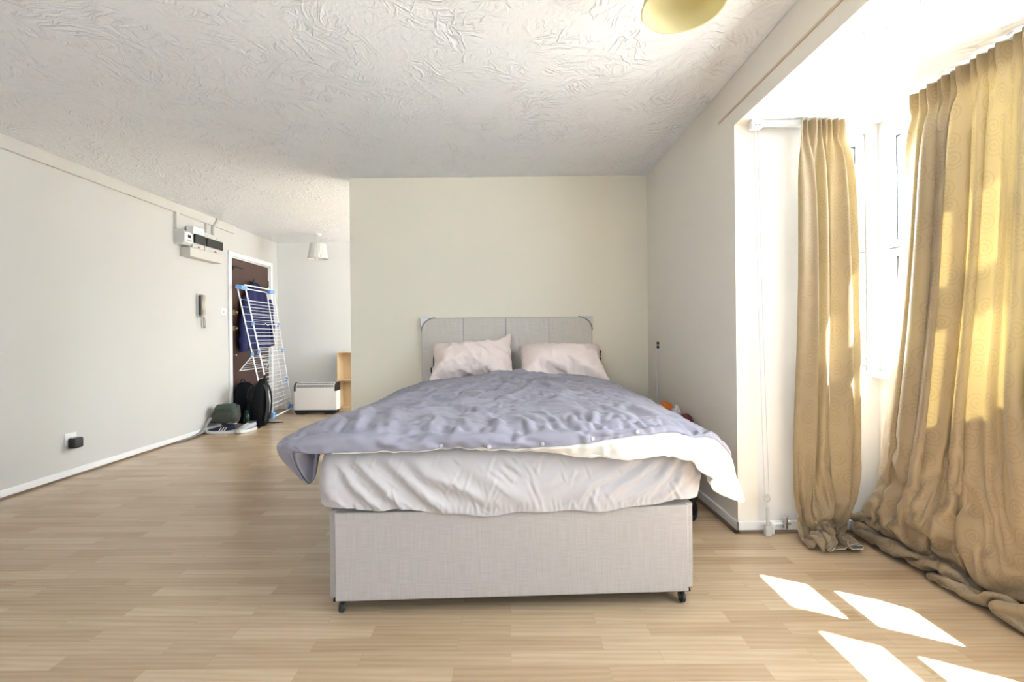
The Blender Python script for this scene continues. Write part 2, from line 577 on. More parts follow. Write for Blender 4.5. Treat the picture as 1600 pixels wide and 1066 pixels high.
# ---------------------------------------------------------------- room shell
structure('floor', boxes((XL - 0.15, XW + 0.12, YN - 0.12, YF + 0.12, -0.12, 0)), M['floor'],
          'pale oak laminate floor of narrow strips running across the room', 'floor')
structure('ceiling', boxes((XL - 0.12, XR + 0.1, YN - 0.12, YF + 0.12, ZC, ZC + 0.12)), M['ceiling'],
          'white swirled artex plaster ceiling over the main room', 'ceiling')
structure('ceiling_bay', boxes((XR + 0.10, XW + 0.12, YS2 - 0.12, YS + 0.12, ZBAY, ZBAY + 0.35)), M['ceiling'],
          'lower bright white plaster ceiling inside the window bay', 'ceiling')
DY0, DY1, DZ1 = 5.28, 6.14, 1.955       # door opening in the left wall
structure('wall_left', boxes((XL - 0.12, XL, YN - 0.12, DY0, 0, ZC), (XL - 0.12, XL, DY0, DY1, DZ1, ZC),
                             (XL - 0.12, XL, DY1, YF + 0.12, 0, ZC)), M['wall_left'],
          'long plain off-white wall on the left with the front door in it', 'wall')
structure('wall_back', boxes((-1.30, XR, YB, YB + 0.10, 0, ZC)), M['wall_bed'],
          'cream partition wall behind the headboard', 'wall')
structure('wall_far', boxes((XL, XR + 0.1, YF, YF + 0.12, 0, ZC)), M['wall'],
          'far off-white wall behind the convector heater', 'wall')
KY0, KY1, KZ0, KZ1 = 4.3, 5.9, 0.8, 2.15   # kitchen window
structure('wall_right', boxes((XR, XR + 0.1, YS, KY0, 0, ZC), (XR, XR + 0.1, KY0, KY1, 0, KZ0), (XR, XR + 0.1, KY0, KY1, KZ1, ZC),
                              (XR, XR + 0.1, KY1, YF, 0, ZC), (XR, XR + 0.1, YS2, YS, ZBAY, ZC),
                              (XR, XR + 0.1, YN, YS2, 0, ZC)), M['wall_right'],
          'cream wall to the right of the bed running over the window bay', 'wall')
GZ0, GZ1, GT0, GT1 = 0.87, 1.955, 1.37, 1.45   # glass heights: bottom, top, transom
SX0, SX1 = 1.50, 1.83                         # side light opening in the bay's far side wall
FZ0, FZ1 = 0.81, 2.015                         # window frame heights
structure('wall_bay_side', boxes((XR + 0.1, SX0, YS, YS + 0.1, 0, ZBAY), (SX0, XW + 0.1, YS, YS + 0.1, 0, FZ0),
                                 (SX0, XW + 0.1, YS, YS + 0.1, FZ1, ZBAY), (SX1, XW + 0.1, YS, YS + 0.1, FZ0, FZ1)),
          M['wall_white'], 'white return wall of the window bay with a narrow side light', 'wall')
structure('wall_bay_front', boxes((XW, XW + 0.12, YS2, YS, 0, FZ0), (XW, XW + 0.12, YS2, YS, FZ1, ZBAY)), M['wall_white'],
          'white wall below and above the bay windows behind the curtain', 'wall')
structure('wall_bay_near', boxes((XR + 0.1, XW + 0.12, YS2 - 0.1, YS2, 0, ZBAY)), M['wall_white'],
          'near return wall of the window bay', 'wall')
RX0, RX1, RZ0, RZ1 = -1.7, -0.7, 1.0, 2.0          # added window behind the camera, lets in fill light
structure('wall_near', boxes((XL, RX0, YN - 0.12, YN, 0, ZC), (RX1, XR + 0.1, YN - 0.12, YN, 0, ZC), (RX0, RX1, YN - 0.12, YN, 0, RZ0), (RX0, RX1, YN - 0.12, YN, RZ1, ZC)),
          M['wall'], 'cream wall behind the camera with a small added fill window', 'wall')

# baseboards with the brown floor bead in front of them
BH = 0.058
structure('baseboard_left', boxes((XL, XL + 0.014, YN, DY0 - 0.06, 0.012, BH)), M['gloss'], 'white painted skirting along the long left wall', 'baseboard', 0.004)
structure('trim_1', boxes((XL, XL + 0.022, YN, DY0 - 0.06, 0, 0.013)), M['bead'], 'thin brown floor bead along the left skirting', 'trim', 0.003)
structure('baseboard_far', boxes((XL, XR, YF - 0.014, YF, 0, BH)), M['gloss'], 'white skirting along the far wall', 'baseboard', 0.004)
structure('baseboard_back', boxes((-1.30, XR, YB - 0.014, YB, 0, BH)), M['gloss'], 'white skirting behind the bed', 'baseboard', 0.004)
structure('baseboard_right', boxes((XR - 0.014, XR, YS - 0.014, YB - 0.014, 0.012, BH), ), M['gloss'], 'white skirting right of the bed', 'baseboard', 0.004)
structure('trim_2', boxes((XR - 0.024, XR, YS - 0.024, YB - 0.014, 0, 0.013)), M['bead'], 'brown floor bead right of the bed', 'trim', 0.003)
structure('baseboard_bay', boxes((XR - 0.014, XW, YS - 0.014, YS, 0.012, BH), (XW - 0.014, XW, YS2, YS - 0.014, 0.012, BH)), M['gloss'],
          'white skirting around the window bay', 'baseboard', 0.004)
structure('trim_3', boxes((XR - 0.024, XW, YS - 0.024, YS, 0, 0.013), (XW - 0.022, XW, YS2, YS - 0.024, 0, 0.013)), M['bead'],
          'brown floor bead around the window bay', 'trim', 0.003)
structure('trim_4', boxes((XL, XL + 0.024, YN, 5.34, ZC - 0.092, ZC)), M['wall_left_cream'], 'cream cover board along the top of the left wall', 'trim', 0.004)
structure('trim_5', boxes((XR - 0.006, XR, YS2 - 1.2, 2.47, 2.140, 2.152)), mat('tan_cable_cover', (0.66, 0.52, 0.37), 0.5),
          'thin tan cable cover along the wall above the bay', 'trim', 0.002)

# ---------------------------------------------------------------- windows
def casement_window(name, label, cols, plane, at, lo, hi, thick=0.035, sill=True):
    """one white frame with gaskets and panes; cols are glass spans along the wall; plane 'x' or 'y'"""
    f0, f1 = lo, hi
    bm = bmesh.new()

    def bar(a0, a1, z0, z1, t=thick, off=0.0):
        if plane == 'x': box(bm, at + off, at + off + t, a0, a1, z0, z1)
        else: box(bm, a0, a1, at + off, at + off + t, z0, z1)
    edges = [f0] + [e for c in cols for e in c] + [f1]
    for a, b in zip(edges[0::2], edges[1::2]):
        bar(a, b, FZ0, FZ1)
    for a, b in cols:
        bar(a, b, FZ0, GZ0); bar(a, b, GT0, GT1); bar(a, b, GZ1, FZ1)
    frame = tag(obj(name, bm, M['upvc'], None, bevel=0.004), label, 'window', None, 'structure')
    for a, b in cols:
        # raised sash around each light: a lip standing proud of the outer frame
        s = bmesh.new()
        for z0, z1 in ((GZ0, GT0), (GT1, GZ1)):
            for q in ((a - 0.035, b + 0.035, z0 - 0.035, z0), (a - 0.035, b + 0.035, z1, z1 + 0.035), (a - 0.035, a, z0, z1), (b, b + 0.035, z0, z1)):
                if plane == 'x': box(s, at - 0.012, at + 0.0, q[0], q[1], q[2], q[3])
                else: box(s, q[0], q[1], at - 0.012, at + 0.0, q[2], q[3])
        sash = obj('sash', s, M['upvc'], frame, bevel=0.003)
        for z0, z1 in ((GZ0, GT0), (GT1, GZ1)):
            g = bmesh.new(); e = 0.008
            for q in ((a, b, z0, z0 + e), (a, b, z1 - e, z1), (a, a + e, z0, z1), (b - e, b, z0, z1)):
                if plane == 'x': box(g, at + 0.004, at + 0.024, q[0], q[1], q[2], q[3])
                else: box(g, q[0], q[1], at + 0.004, at + 0.024, q[2], q[3])
            obj('gasket', g, M['gasket'], sash)
            g = bmesh.new(); e = 0.0035      # dark strip drawn as the shadow gap where the sash meets the frame
            for q in ((a - 0.038, b + 0.038, z0 - 0.038, z0 - 0.038 + e), (a - 0.038, b + 0.038, z1 + 0.038 - e, z1 + 0.038), (a - 0.038, a - 0.038 + e, z0, z1), (b + 0.038 - e, b + 0.038, z0, z1)):
                if plane == 'x': box(g, at - 0.003, at + 0.001, q[0], q[1], q[2], q[3])
                else: box(g, q[0], q[1], at - 0.003, at + 0.001, q[2], q[3])
            obj('sash_gap_strip', g, M['gasket'], sash)
            p = bmesh.new()
            if plane == 'x': box(p, at + 0.012, at + 0.018, a + 0.002, b - 0.002, z0 + 0.002, z1 - 0.002)
            else: box(p, a + 0.002, b - 0.002, at + 0.012, at + 0.018, z0 + 0.002, z1 - 0.002)
            obj('pane', p, M['glass'], sash)
    return frame


PITCH, GW = 0.375, 0.255
cols = [(2.20 - GW - i * PITCH, 2.20 - i * PITCH) for i in range(7)]
win = casement_window('window_1', 'long white bay window of narrow paned lights behind the big curtain', cols[::-1], 'x', XW, YS2, YS - 0.002)
v = bmesh.new()
for yc in (2.06, 1.69):
    box(v, XW - 0.020, XW + 0.0, yc - 0.10, yc + 0.10, 1.945, 1.962)
obj('trickle_vent', v, M['upvc'], win, bevel=0.002)
casement_window('window_2', 'narrow white side light beside the corner post of the bay', [(1.555, 1.785)], 'y', YS + 0.02, SX0, SX1)
structure('sill_bay', boxes((XW - 0.05, XW + 0.01, YS2, YS, FZ0 - 0.035, FZ0)), M['gloss'], 'white window board under the bay window', 'window sill', 0.008)

# glazed kitchen doors beyond the partition, outside the frame
def plain_window(name, label, plane, at, lo, hi, z0, z1, n):
    bm = bmesh.new()
    w = (hi - lo) / n
    def bar(a0, a1, b0, b1):
        if plane == 'x': box(bm, at, at + 0.06, a0, a1, b0, b1)
        else: box(bm, a0, a1, at, at + 0.06, b0, b1)
    bar(lo, hi, z0, z0 + 0.05); bar(lo, hi, z1 - 0.05, z1)
    for i in range(n + 1):
        c = min(max(lo + i * w, lo + 0.025), hi - 0.025)
        bar(c - 0.025, c + 0.025, z0, z1)
    f = tag(obj(name, bm, M['upvc'], None, bevel=0.004), label, 'window', None, 'structure')
    for i in range(n):
        p = bmesh.new()
        a, b = lo + i * w + 0.03, lo + (i + 1) * w - 0.03
        if plane == 'x': box(p, at + 0.02, at + 0.026, a, b, z0 + 0.05, z1 - 0.05)
        else: box(p, a, b, at + 0.02, at + 0.026, z0 + 0.05, z1 - 0.05)
        obj('pane', p, M['glass'], f)
    return f


plain_window('window_3', 'kitchen window in the right wall beyond the partition', 'x', XR + 0.03, KY0, KY1, KZ0, KZ1, 3)

plain_window('fill_window', 'small added fill window in the wall behind the camera', 'y', YN - 0.09, RX0, RX1, RZ0, RZ1, 2)  # unseen window, added to brighten the ceiling and walls from the rear

# ---------------------------------------------------------------- front door
ar = boxes((XL, XL + 0.018, DY0 - 0.055, DY0, 0, DZ1 + 0.055), (XL, XL + 0.018, DY1, DY1 + 0.055, 0, DZ1 + 0.055),
           (XL, XL + 0.018, DY0, DY1, DZ1, DZ1 + 0.055),
           (XL - 0.12, XL, DY0, DY0 + 0.014, 0, DZ1), (XL - 0.12, XL, DY1 - 0.014, DY1, 0, DZ1), (XL - 0.12, XL, DY0, DY1, DZ1 - 0.014, DZ1))
structure('door_frame', ar, M['gloss'], 'white painted architrave around the brown front door', 'door frame', 0.004)
DX = XL - 0.012      # face of the door leaf
door = tag(obj('door_1', boxes((DX - 0.044, DX, DY0 + 0.017, DY1 - 0.017, 0.006, DZ1 - 0.017)), M['door'], None, bevel=0.002),
           'dark brown flush front door behind the drying rack', 'door', None, 'structure')
b_ = bmesh.new(); box(b_, DX, DX + 0.03, DY0 + 0.03, DY0 + 0.05, 1.80, 1.845); box(b_, DX + 0.004, DX + 0.022, DY0 + 0.05, DY0 + 0.24, 1.835, 1.850)
obj('door_closer', b_, M['black'], door, bevel=0.003)
for z, ln in ((1.30, 0.085), (1.115, 0.095)):
    b_ = bmesh.new(); box(b_, DX, DX + 0.022, DY0 + 0.02, DY0 + 0.02 + ln, z - 0.03, z + 0.03)
    cyl(b_, (DX + 0.02, DY0 + 0.065, z), (DX + 0.05, DY0 + 0.065, z), 0.016, 14)
    obj('door_lock', b_, M['brass'], door, bevel=0.003)
b_ = bmesh.new(); cyl(b_, (DX, DY0 + 0.07, 0.80), (DX + 0.03, DY0 + 0.07, 0.80), 0.012, 14)
obj('door_bolt', b_, M['steel'], door)
b_ = bmesh.new(); tube(b_, [(DX, 5.70, 1.70), (DX + 0.03, 5.70, 1.70), (DX + 0.045, 5.70, 1.712), (DX + 0.05, 5.70, 1.73)], 0.006, 8)
box(b_, DX, DX + 0.006, 5.675, 5.725, 1.685, 1.715)
obj('coat_hook', b_, M['black'], door)
for z in (1.72, 0.98, 0.25):
    b_ = bmesh.new(); cyl(b_, (DX + 0.004, DY1 - 0.017, z - 0.045), (DX + 0.004, DY1 - 0.017, z + 0.045), 0.007, 10)
    obj('hinge', b_, M['black'], door)

# ---------------------------------------------------------------- fittings on the left wall
X = XL
t = thing('meter_shelf', 'white boxed-in ledge under the electric meters', 'boxing', (X, 4.47, 1.81))
obj('box', boxes((X, X + 0.10, 4.47, 4.96, 1.812, 1.905)), M['wall_left_cream'], t, bevel=0.004)
t = thing('electric_meter', 'cream rounded electric meter at the left end of the white ledge', 'electric meter', (X, 4.40, 1.93))
bm = bmesh.new(); loft(bm, [[(X + p[0], y, p[1]) for p in ((0, 1.915), (0.075, 1.915), (0.095, 1.935), (0.102, 1.97), (0.102, 2.02), (0.085, 2.055), (0.0, 2.06))] for y in (4.385, 4.505)])
obj('case', bm, M['grey_plastic'], t, bevel=0.004)
obj('face_plate', boxes((X + 0.100, X + 0.105, 4.40, 4.495, 1.94, 2.035)), M['white_plastic'], t, bevel=0.002)
obj('dial_window', boxes((X + 0.104, X + 0.107, 4.43, 4.475, 1.985, 2.015)), M['smoke'], t, bevel=0.001)
obj('paper_label', boxes((X + 0.104, X + 0.106, 4.415, 4.485, 1.952, 1.965)), mat('grey_print', (0.35, 0.36, 0.42), 0.7), t)
t = thing('time_switch', 'small white box with a smoked cover beside the round cornered meter', 'switch box', (X, 4.53, 1.91))
obj('case', boxes((X, X + 0.085, 4.525, 4.70, 1.908, 2.055)), M['grey_plastic'], t, bevel=0.004)
obj('cover', boxes((X + 0.085, X + 0.108, 4.535, 4.695, 1.955, 2.045)), M['smoke'], t, bevel=0.004)
obj('top_label', boxes((X + 0.02, X + 0.09, 4.53, 4.70, 2.055, 2.125)), M['white_plastic'], t, bevel=0.004)
obj('red_switch', boxes((X + 0.085, X + 0.09, 4.60, 4.63, 1.918, 1.930)), M['red'], t)
t = thing('fuse_box', 'wider fuse box with a long smoked cover at the right end of the ledge', 'fuse box', (X, 4.71, 1.91))
obj('case', boxes((X, X + 0.085, 4.71, 4.985, 1.908, 2.10)), M['grey_plastic'], t, bevel=0.004)
obj('cover', boxes((X + 0.085, X + 0.108, 4.72, 4.975, 1.955, 2.045)), M['smoke'], t, bevel=0.004)
obj('red_switch', boxes((X + 0.085, X + 0.09, 4.86, 4.89, 1.918, 1.930)), M['red'], t)
for y in (4.745, 4.90):
    bm = bmesh.new(); cyl(bm, (X + 0.085, y, 2.07), (X + 0.089, y, 2.07), 0.007, 10)
    obj('cover_screw', bm, M['steel'], t)
bm = bmesh.new(); tube(bm, bezier([(X + 0.02, 4.99, 1.90), (X + 0.03, 5.005, 1.93), (X + 0.03, 5.0, 1.975)], 5), 0.012, 8)
obj('earth_cable', bm, M['green'], t)
t = thing('conduit', 'straight cream conduit rising from the round cornered meter', 'conduit', (X, 4.41, 2.06))
obj('pipe', boxes((X, X + 0.03, 4.385, 4.435, 2.06, ZC - 0.09)), M['wall_left_cream'], t, bevel=0.004)
t = thing('conduit', 'bent cream conduit running from the fuse box up to the ceiling', 'conduit', (X, 4.94, 2.10))
bm = bmesh.new(); tube(bm, bezier([(X + 0.018, 4.955, 2.10), (X + 0.018, 4.955, 2.20), (X + 0.025, 4.96, 2.225), (X + 0.034, 4.99, 2.27), (X + 0.034, 5.0, 2.312)], 6), 0.017, 10)
obj('pipe', bm, M['wall_left_cream'], t)
t = thing('conduit', 'short cream conduit stub on top of the fuse box', 'conduit', (X, 4.84, 2.10))
obj('pipe', boxes((X, X + 0.022, 4.825, 4.855, 2.10, ZC - 0.09)), M['wall_left_cream'], t, bevel=0.004)

t = thing('intercom_handset', 'beige door intercom handset with a looped cord on the left wall', 'intercom', (X, 4.72, 1.23))
obj('wall_plate', boxes((X, X + 0.022, 4.70, 4.79, 1.225, 1.465)), M['white_plastic'], t, bevel=0.006)
bm = bmesh.new()
prof = [(1.228, 0.030), (1.25, 0.044), (1.28, 0.050), (1.31, 0.040), (1.345, 0.036), (1.38, 0.040), (1.42, 0.050), (1.445, 0.046), (1.455, 0.034)]
rg = []
for z, d in prof:
    w = 0.024
    rg.append([(X + 0.022, 4.695, z), (X + 0.022 + d, 4.699, z), (X + 0.024 + d, 4.695 + w, z), (X + 0.022 + d, 4.695 + 2 * w - 0.004, z), (X + 0.022, 4.695 + 2 * w, z)])
loft(bm, rg)
obj('handset', bm, M['beige_plastic'], t, bevel=0.003)
obj('dark_side', boxes((X + 0.022, X + 0.050, 4.690, 4.695, 1.24, 1.445)), mat('dark_grey_plastic', (0.07, 0.065, 0.06), 0.5), t, bevel=0.002)
bm = bmesh.new(); tube(bm, bezier([(X + 0.04, 4.72, 1.232), (X + 0.04, 4.715, 1.16), (X + 0.03, 4.735, 1.115), (X + 0.025, 4.765, 1.115), (X + 0.02, 4.775, 1.15), (X + 0.018, 4.77, 1.226)], 8), 0.0042, 6)
tube(bm, bezier([(X + 0.03, 4.76, 1.226), (X + 0.03, 4.765, 1.15), (X + 0.028, 4.785, 1.11), (X + 0.022, 4.805, 1.14), (X + 0.012, 4.80, 1.226)], 8), 0.0042, 6)
obj('cord', bm, mat('grey_cord', (0.42, 0.40, 0.38), 0.6), t)

t = thing('light_switch', 'white square light switch beside the front door', 'light switch', (X, 5.14, 1.26))
obj('plate', boxes((X, X + 0.010, 5.095, 5.181, 1.255, 1.341)), M['white_plastic'], t, bevel=0.003)
obj('rocker', boxes((X + 0.010, X + 0.016, 5.125, 5.150, 1.283, 1.313)), mat('lilac_white_plastic', (0.66, 0.66, 0.74), 0.4), t, bevel=0.002)

t = thing('wall_socket', 'white wall socket low on the left wall behind the black plug', 'socket', (X, 3.32, 0.23))
obj('plate', boxes((X, X + 0.010, 3.285, 3.371, 0.235, 0.321)), M['white_plastic'], t, bevel=0.003)
t = thing('plug_adapter', 'chunky black plug-in adapter in the socket on the left wall', 'plug', (X, 3.34, 0.23))
obj('body', boxes((X + 0.010, X + 0.062, 3.298, 3.376, 0.210, 0.286)), M['black'], t, bevel=0.012, bseg=3)
obj('pin_base', boxes((X + 0.010, X + 0.030, 3.315, 3.36, 0.285, 0.293)), M['grey_plastic'], t, bevel=0.002)

# socket on the right wall: two small black holes and a hanging lead
t = thing('aerial_socket', 'pair of small black cable ends on the wall right of the bed', 'aerial socket', (XR, 3.49, 0.90))
for z in (0.934, 0.904):
    bm = bmesh.new(); cyl(bm, (XR - 0.016, 3.49, z), (XR, 3.49, z), 0.011, 14)
    obj('connector', bm, M['black'], t, bevel=0.002)
bm = bmesh.new(); tube(bm, bezier([(XR - 0.012, 3.50, 0.89), (XR - 0.012, 3.52, 0.80), (XR - 0.012, 3.52, 0.68), (XR - 0.012, 3.50, 0.54), (XR - 0.012, 3.50, 0.30), (XR - 0.018, 3.50, 0.07)], 8), 0.004, 6)
obj('lead', bm, M['white_plastic'], t)

# ---------------------------------------------------------------- ceiling lamps
def lampshade(bm, c, r0, r1, z0, z1, seg=72, pleat=0.0, th=0.003):
    rings = []
    for (r, z) in ((r0, z0), (r1, z1), (r1 - th, z1), (r0 - th, z0)):
        rings.append([(c[0] + (r + (pleat if k % 2 else 0)) * math.cos(2 * math.pi * k / seg),
                       c[1] + (r + (pleat if k % 2 else 0)) * math.sin(2 * math.pi * k / seg), z) for k in range(seg)])
    rings.append(rings[0])
    loft(bm, rings, caps=False)
    bmesh.ops.remove_doubles(bm, verts=bm.verts, dist=1e-6)


def pendant(name, label, c, r0, r1, z0, z1, m, pleat):
    t = thing(name, label, 'ceiling lamp', (c[0], c[1], ZC))
    bm = bmesh.new(); lathe(bm, [(0.045, 0), (0.045, -0.012), (0.030, -0.026), (0.008, -0.032)], (c[0], c[1], ZC), 24)
    obj('ceiling_rose', bm, M['white_plastic'], t)
    bm = bmesh.new(); cyl(bm, (c[0], c[1], ZC - 0.02), (c[0], c[1], z1 - 0.01), 0.0035, 8)
    obj('cord', bm, M['white_plastic'], t)
    bm = bmesh.new(); lampshade(bm, c, r0, r1, z0, z1, 96, pleat)
    sh = obj('lamp_shade', bm, m, t, smooth=0 if pleat else 35)
    bm = bmesh.new()
    tube(bm, [(c[0] + (r1 - 0.002) * math.cos(a), c[1] + (r1 - 0.002) * math.sin(a), z1 - 0.004) for a in [2 * math.pi * k / 48 for k in range(48)]], 0.002, 6, True)
    for k in range(3):
        a = 2 * math.pi * k / 3 + 0.4
        cyl(bm, (c[0] + 0.018 * math.cos(a), c[1] + 0.018 * math.sin(a), z1 - 0.02), (c[0] + r1 * math.cos(a), c[1] + r1 * math.sin(a), z1 - 0.005), 0.0018, 6)
    obj('shade_ring', bm, M['steel'], sh)
    bm = bmesh.new()
    tube(bm, [(c[0] + r0 * math.cos(a), c[1] + r0 * math.sin(a), z0) for a in [2 * math.pi * k / 64 for k in range(64)]], 0.0035, 6, True)
    obj('rim_binding', bm, m, sh)
    bm = bmesh.new(); lathe(bm, [(0.016, 0), (0.019, -0.02), (0.019, -0.06), (0.012, -0.065)], (c[0], c[1], z1), 16)
    obj('bulb_holder', bm, M['white_plastic'], t)
    bm = bmesh.new(); lathe(bm, [(0.010, -0.06), (0.014, -0.075), (0.028, -0.10), (0.030, -0.115), (0.024, -0.135), (0.008, -0.147)], (c[0], c[1], z1), 20)
    obj('bulb', bm, mat('frosted_bulb', (0.80, 0.80, 0.78), 0.25), t)
    return t


pendant('pendant_lamp', 'small white pleated pendant lampshade by the far wall', (-2.415, 5.8), 0.122, 0.096, 2.0, 2.19, M['shade_far'], -0.006)
pendant('pendant_lamp', 'cream pendant lampshade near the bay seen from below', (0.585, 1.49), 0.131, 0.100, 2.08, 2.265, M['shade_near'], 0.0)

# ---------------------------------------------------------------- far end: heater, shelf unit
t = thing('convector_heater', 'white convector heater with black feet standing against the far wall', 'heater', (-2.51, 5.98, 0))
hx0, hx1, hy = -2.785, -2.235, 5.90
bm = bmesh.new()
pf = [(0, 0.055), (0, 0.345), (0.012, 0.385), (0.045, 0.405), (0.12, 0.405), (0.135, 0.39), (0.135, 0.055)]
loft(bm, [[(x, hy + p[0], p[1]) for p in pf] for x in (hx0 + 0.022, hx1 - 0.022)])
body = obj('body', bm, M['heater'], t, bevel=0.003)
for x0, x1 in ((hx0, hx0 + 0.022), (hx1 - 0.022, hx1)):
    bm = bmesh.new()
    pe = [(-0.004, 0.30), (-0.004, 0.350), (0.010, 0.392), (0.045, 0.412), (0.122, 0.412), (0.14, 0.395), (0.14, 0.30)]
    loft(bm, [[(x, hy + p[0], p[1]) for p in pe] for x in (x0, x1)])
    obj('end_cap', bm, M['black'], t, bevel=0.003)
    obj('side_panel', boxes((x0, x1, hy, hy + 0.135, 0.055, 0.302)), M['heater'], t, bevel=0.003)
bm = bmesh.new()
for i in range(46):
    x = hx0 + 0.04 + i * (hx1 - hx0 - 0.08) / 45
    M4 = Matrix.Translation((x, hy + 0.0045, 0.363)) @ Matrix.Rotation(R(-17), 4, 'X')
    obox(bm, M4, 0.005, 0.004, 0.032)
    M5 = Matrix.Translation((x, hy + 0.027, 0.396)) @ Matrix.Rotation(R(-58), 4, 'X')
    obox(bm, M5, 0.005, 0.004, 0.024)
obj('outlet_grille', bm, M['heater_dark'], body)
for x in (hx0 + 0.09, hx1 - 0.09):
    obj('foot', boxes((x - 0.06, x + 0.06, hy - 0.02, hy + 0.17, 0, 0.03), (x - 0.03, x + 0.03, hy + 0.02, hy + 0.11, 0.03, 0.056)), M['black'], t, bevel=0.006)
obj('base_tray', boxes((hx0 + 0.012, hx1 - 0.012, hy - 0.003, hy + 0.13, 0.022, 0.056)), M['black'], t)
bm = bmesh.new(); tube(bm, bezier([(-2.57, hy + 0.10, 0.405), (-2.57, hy + 0.12, 0.43), (-2.58, hy + 0.16, 0.425), (-2.60, hy + 0.26, 0.36)], 6), 0.004, 6)
obj('cable', bm, M['grey_plastic'], t)

t = thing('shelf_unit', 'pale birch open shelf unit between the heater and the partition', 'shelf unit', (-2.01, 6.24, 0))
sx0, sx1, sy0, sy1, sz = -2.315, -1.715, 6.13, YF - 0.016, 0.80
for x0 in (sx0, sx1 - 0.018):
    obj('side_panel', boxes((x0, x0 + 0.018, sy0, sy1, 0, sz)), M['birch'], t, bevel=0.0015)
for z in (0.035, 0.405, sz - 0.018):
    obj('shelf', boxes((sx0 + 0.018, sx1 - 0.018, sy0 + 0.002, sy1 - 0.004, z, z + 0.018)), M['birch'], t, bevel=0.0015)
obj('back_panel', boxes((sx0 + 0.018, sx1 - 0.018, sy1 - 0.004, sy1, 0.0, sz - 0.002)), M['birch'], t)
obj('plinth', boxes((sx0 + 0.018, sx1 - 0.018, sy0 + 0.02, sy0 + 0.034, 0, 0.035)), M['birch'], t)

# ---------------------------------------------------------------- drying rack leaning on the door
t = thing('drying_rack', 'folded white wire drying rack with blue joints leaning on the front door', 'drying rack', (-2.87, 5.8, 0))
FL, FR = Vector((-2.82, 5.46, 0.03)), Vector((-2.92, 6.13, 0.03))
TL, TR = Vector((-3.055, 5.29, 1.617)), Vector((-3.055, 5.93, 1.617))
dn = Vector((-0.98, 0.0, -0.18)).normalized()   # towards the door


def on_rack(u, v, d=0.0):
    a = FL.lerp(FR, u); b = TL.lerp(TR, u)
    return a.lerp(b, v) + dn * d


def wire_frame(bmf, d, u0, u1, v0, v1, r=0.0085):
    P = lambda u, v: on_rack(u, v, d)
    c = 0.03
    pts = bezier([P(u0, v0), P(u0, v0 + (v1 - v0) * .33), P(u0, v0 + (v1 - v0) * .66), P(u0, v1 - c)], 3)
    pts += bezier([P(u0 + 0.005, v1 - c * .4), P(u0 + 0.02, v1 - 0.004), P(u0 + 0.06, v1), P(u1 - 0.06, v1), P(u1 - 0.02, v1 - 0.004), P(u1 - 0.005, v1 - c * .4)], 4)
    pts += bezier([P(u1, v1 - c), P(u1, v0 + (v1 - v0) * .5), P(u1, v0)], 3)
    tube(bmf, pts, r, 8)


bm = bmesh.new(); wire_frame(bm, 0.0, 0.0, 1.0, 0.0, 1.0)
cyl(bm, on_rack(0, 0.012), on_rack(1, 0.012), 0.0085, 8)
fr = obj('front_frame', bm, M['rack_white'], t)
bm = bmesh.new(); wire_frame(bm, 0.055, -0.10, 0.90, 0.02, 0.985, 0.0075)
br_ = obj('rear_frame', bm, M['rack_white'], t)
for v in np.concatenate([np.linspace(0.08, 0.235, 6), np.linspace(0.285, 0.47, 7), np.linspace(0.535, 0.68, 6), np.linspace(0.745, 0.885, 7)]):
    bm = bmesh.new(); cyl(bm, on_rack(0.0, v), on_rack(1.0, v), 0.0036, 6)
    obj('wire', bm, M['rack_white'], fr)
for v in (0.26, 0.505, 0.715):
    bm = bmesh.new()
    k = [on_rack(0.0, v), on_rack(0.42, v), on_rack(0.46, v + 0.008), on_rack(0.5, v), on_rack(0.54, v - 0.008), on_rack(0.58, v), on_rack(1.0, v)]
    tube(bm, k, 0.0045, 6)
    obj('cross_bar', bm, M['rack_white'], fr)
for v in np.linspace(0.10, 0.90, 16):
    bm = bmesh.new(); cyl(bm, on_rack(-0.10, v, 0.055), on_rack(0.90, v, 0.055), 0.0024, 6)
    obj('wire', bm, M['rack_white'], br_)
# the small wing hanging behind, flaring towards the wall
W0, W1 = on_rack(-0.02, 0.50, 0.06), on_rack(0.72, 0.50, 0.06)
W2, W3 = Vector((-3.13, 5.30, 0.62)), Vector((-3.13, 5.89, 0.62))
bm = bmesh.new(); tube(bm, [W0, W2, W3, W1], 0.006, 6)
wg = obj('wing', bm, M['rack_white'], t)
for k in range(1, 7):
    bm = bmesh.new(); cyl(bm, W0.lerp(W2, k / 7), W1.lerp(W3, k / 7), 0.0024, 6)
    obj('wire', bm, M['rack_white'], wg)


def joint(p, sx, sy, sz, rx=0.0):
    b = bmesh.new()
    obox(b, Matrix.Translation(p) @ Matrix.Rotation(R(10.5), 4, 'Y'), sx, sy, sz)
    return b


for u, v in ((0.0, 0.26), (0.0, 0.505), (0.0, 0.715), (1.0, 0.26), (1.0, 0.505), (1.0, 0.715), (-0.10, 0.27), (-0.10, 0.50)):
    obj('hinge_joint', joint(on_rack(u, v, 0.055 if u < 0 else 0.004), 0.026, 0.022, 0.055), M['rack_blue'], t, bevel=0.006)
obj('top_corner', joint(on_rack(0.93, 0.985, 0.01), 0.05, 0.12, 0.05), M['rack_blue'], t, bevel=0.012)
obj('top_corner', joint(on_rack(-0.04, 0.985, 0.03), 0.085, 0.11, 0.05), M['rack_blue'], t, bevel=0.012)
for u in (0.0, 1.0):
    obj('foot', joint(on_rack(u, 0.025, 0.012), 0.055, 0.045, 0.085), M['rack_blue'], t, bevel=0.010)

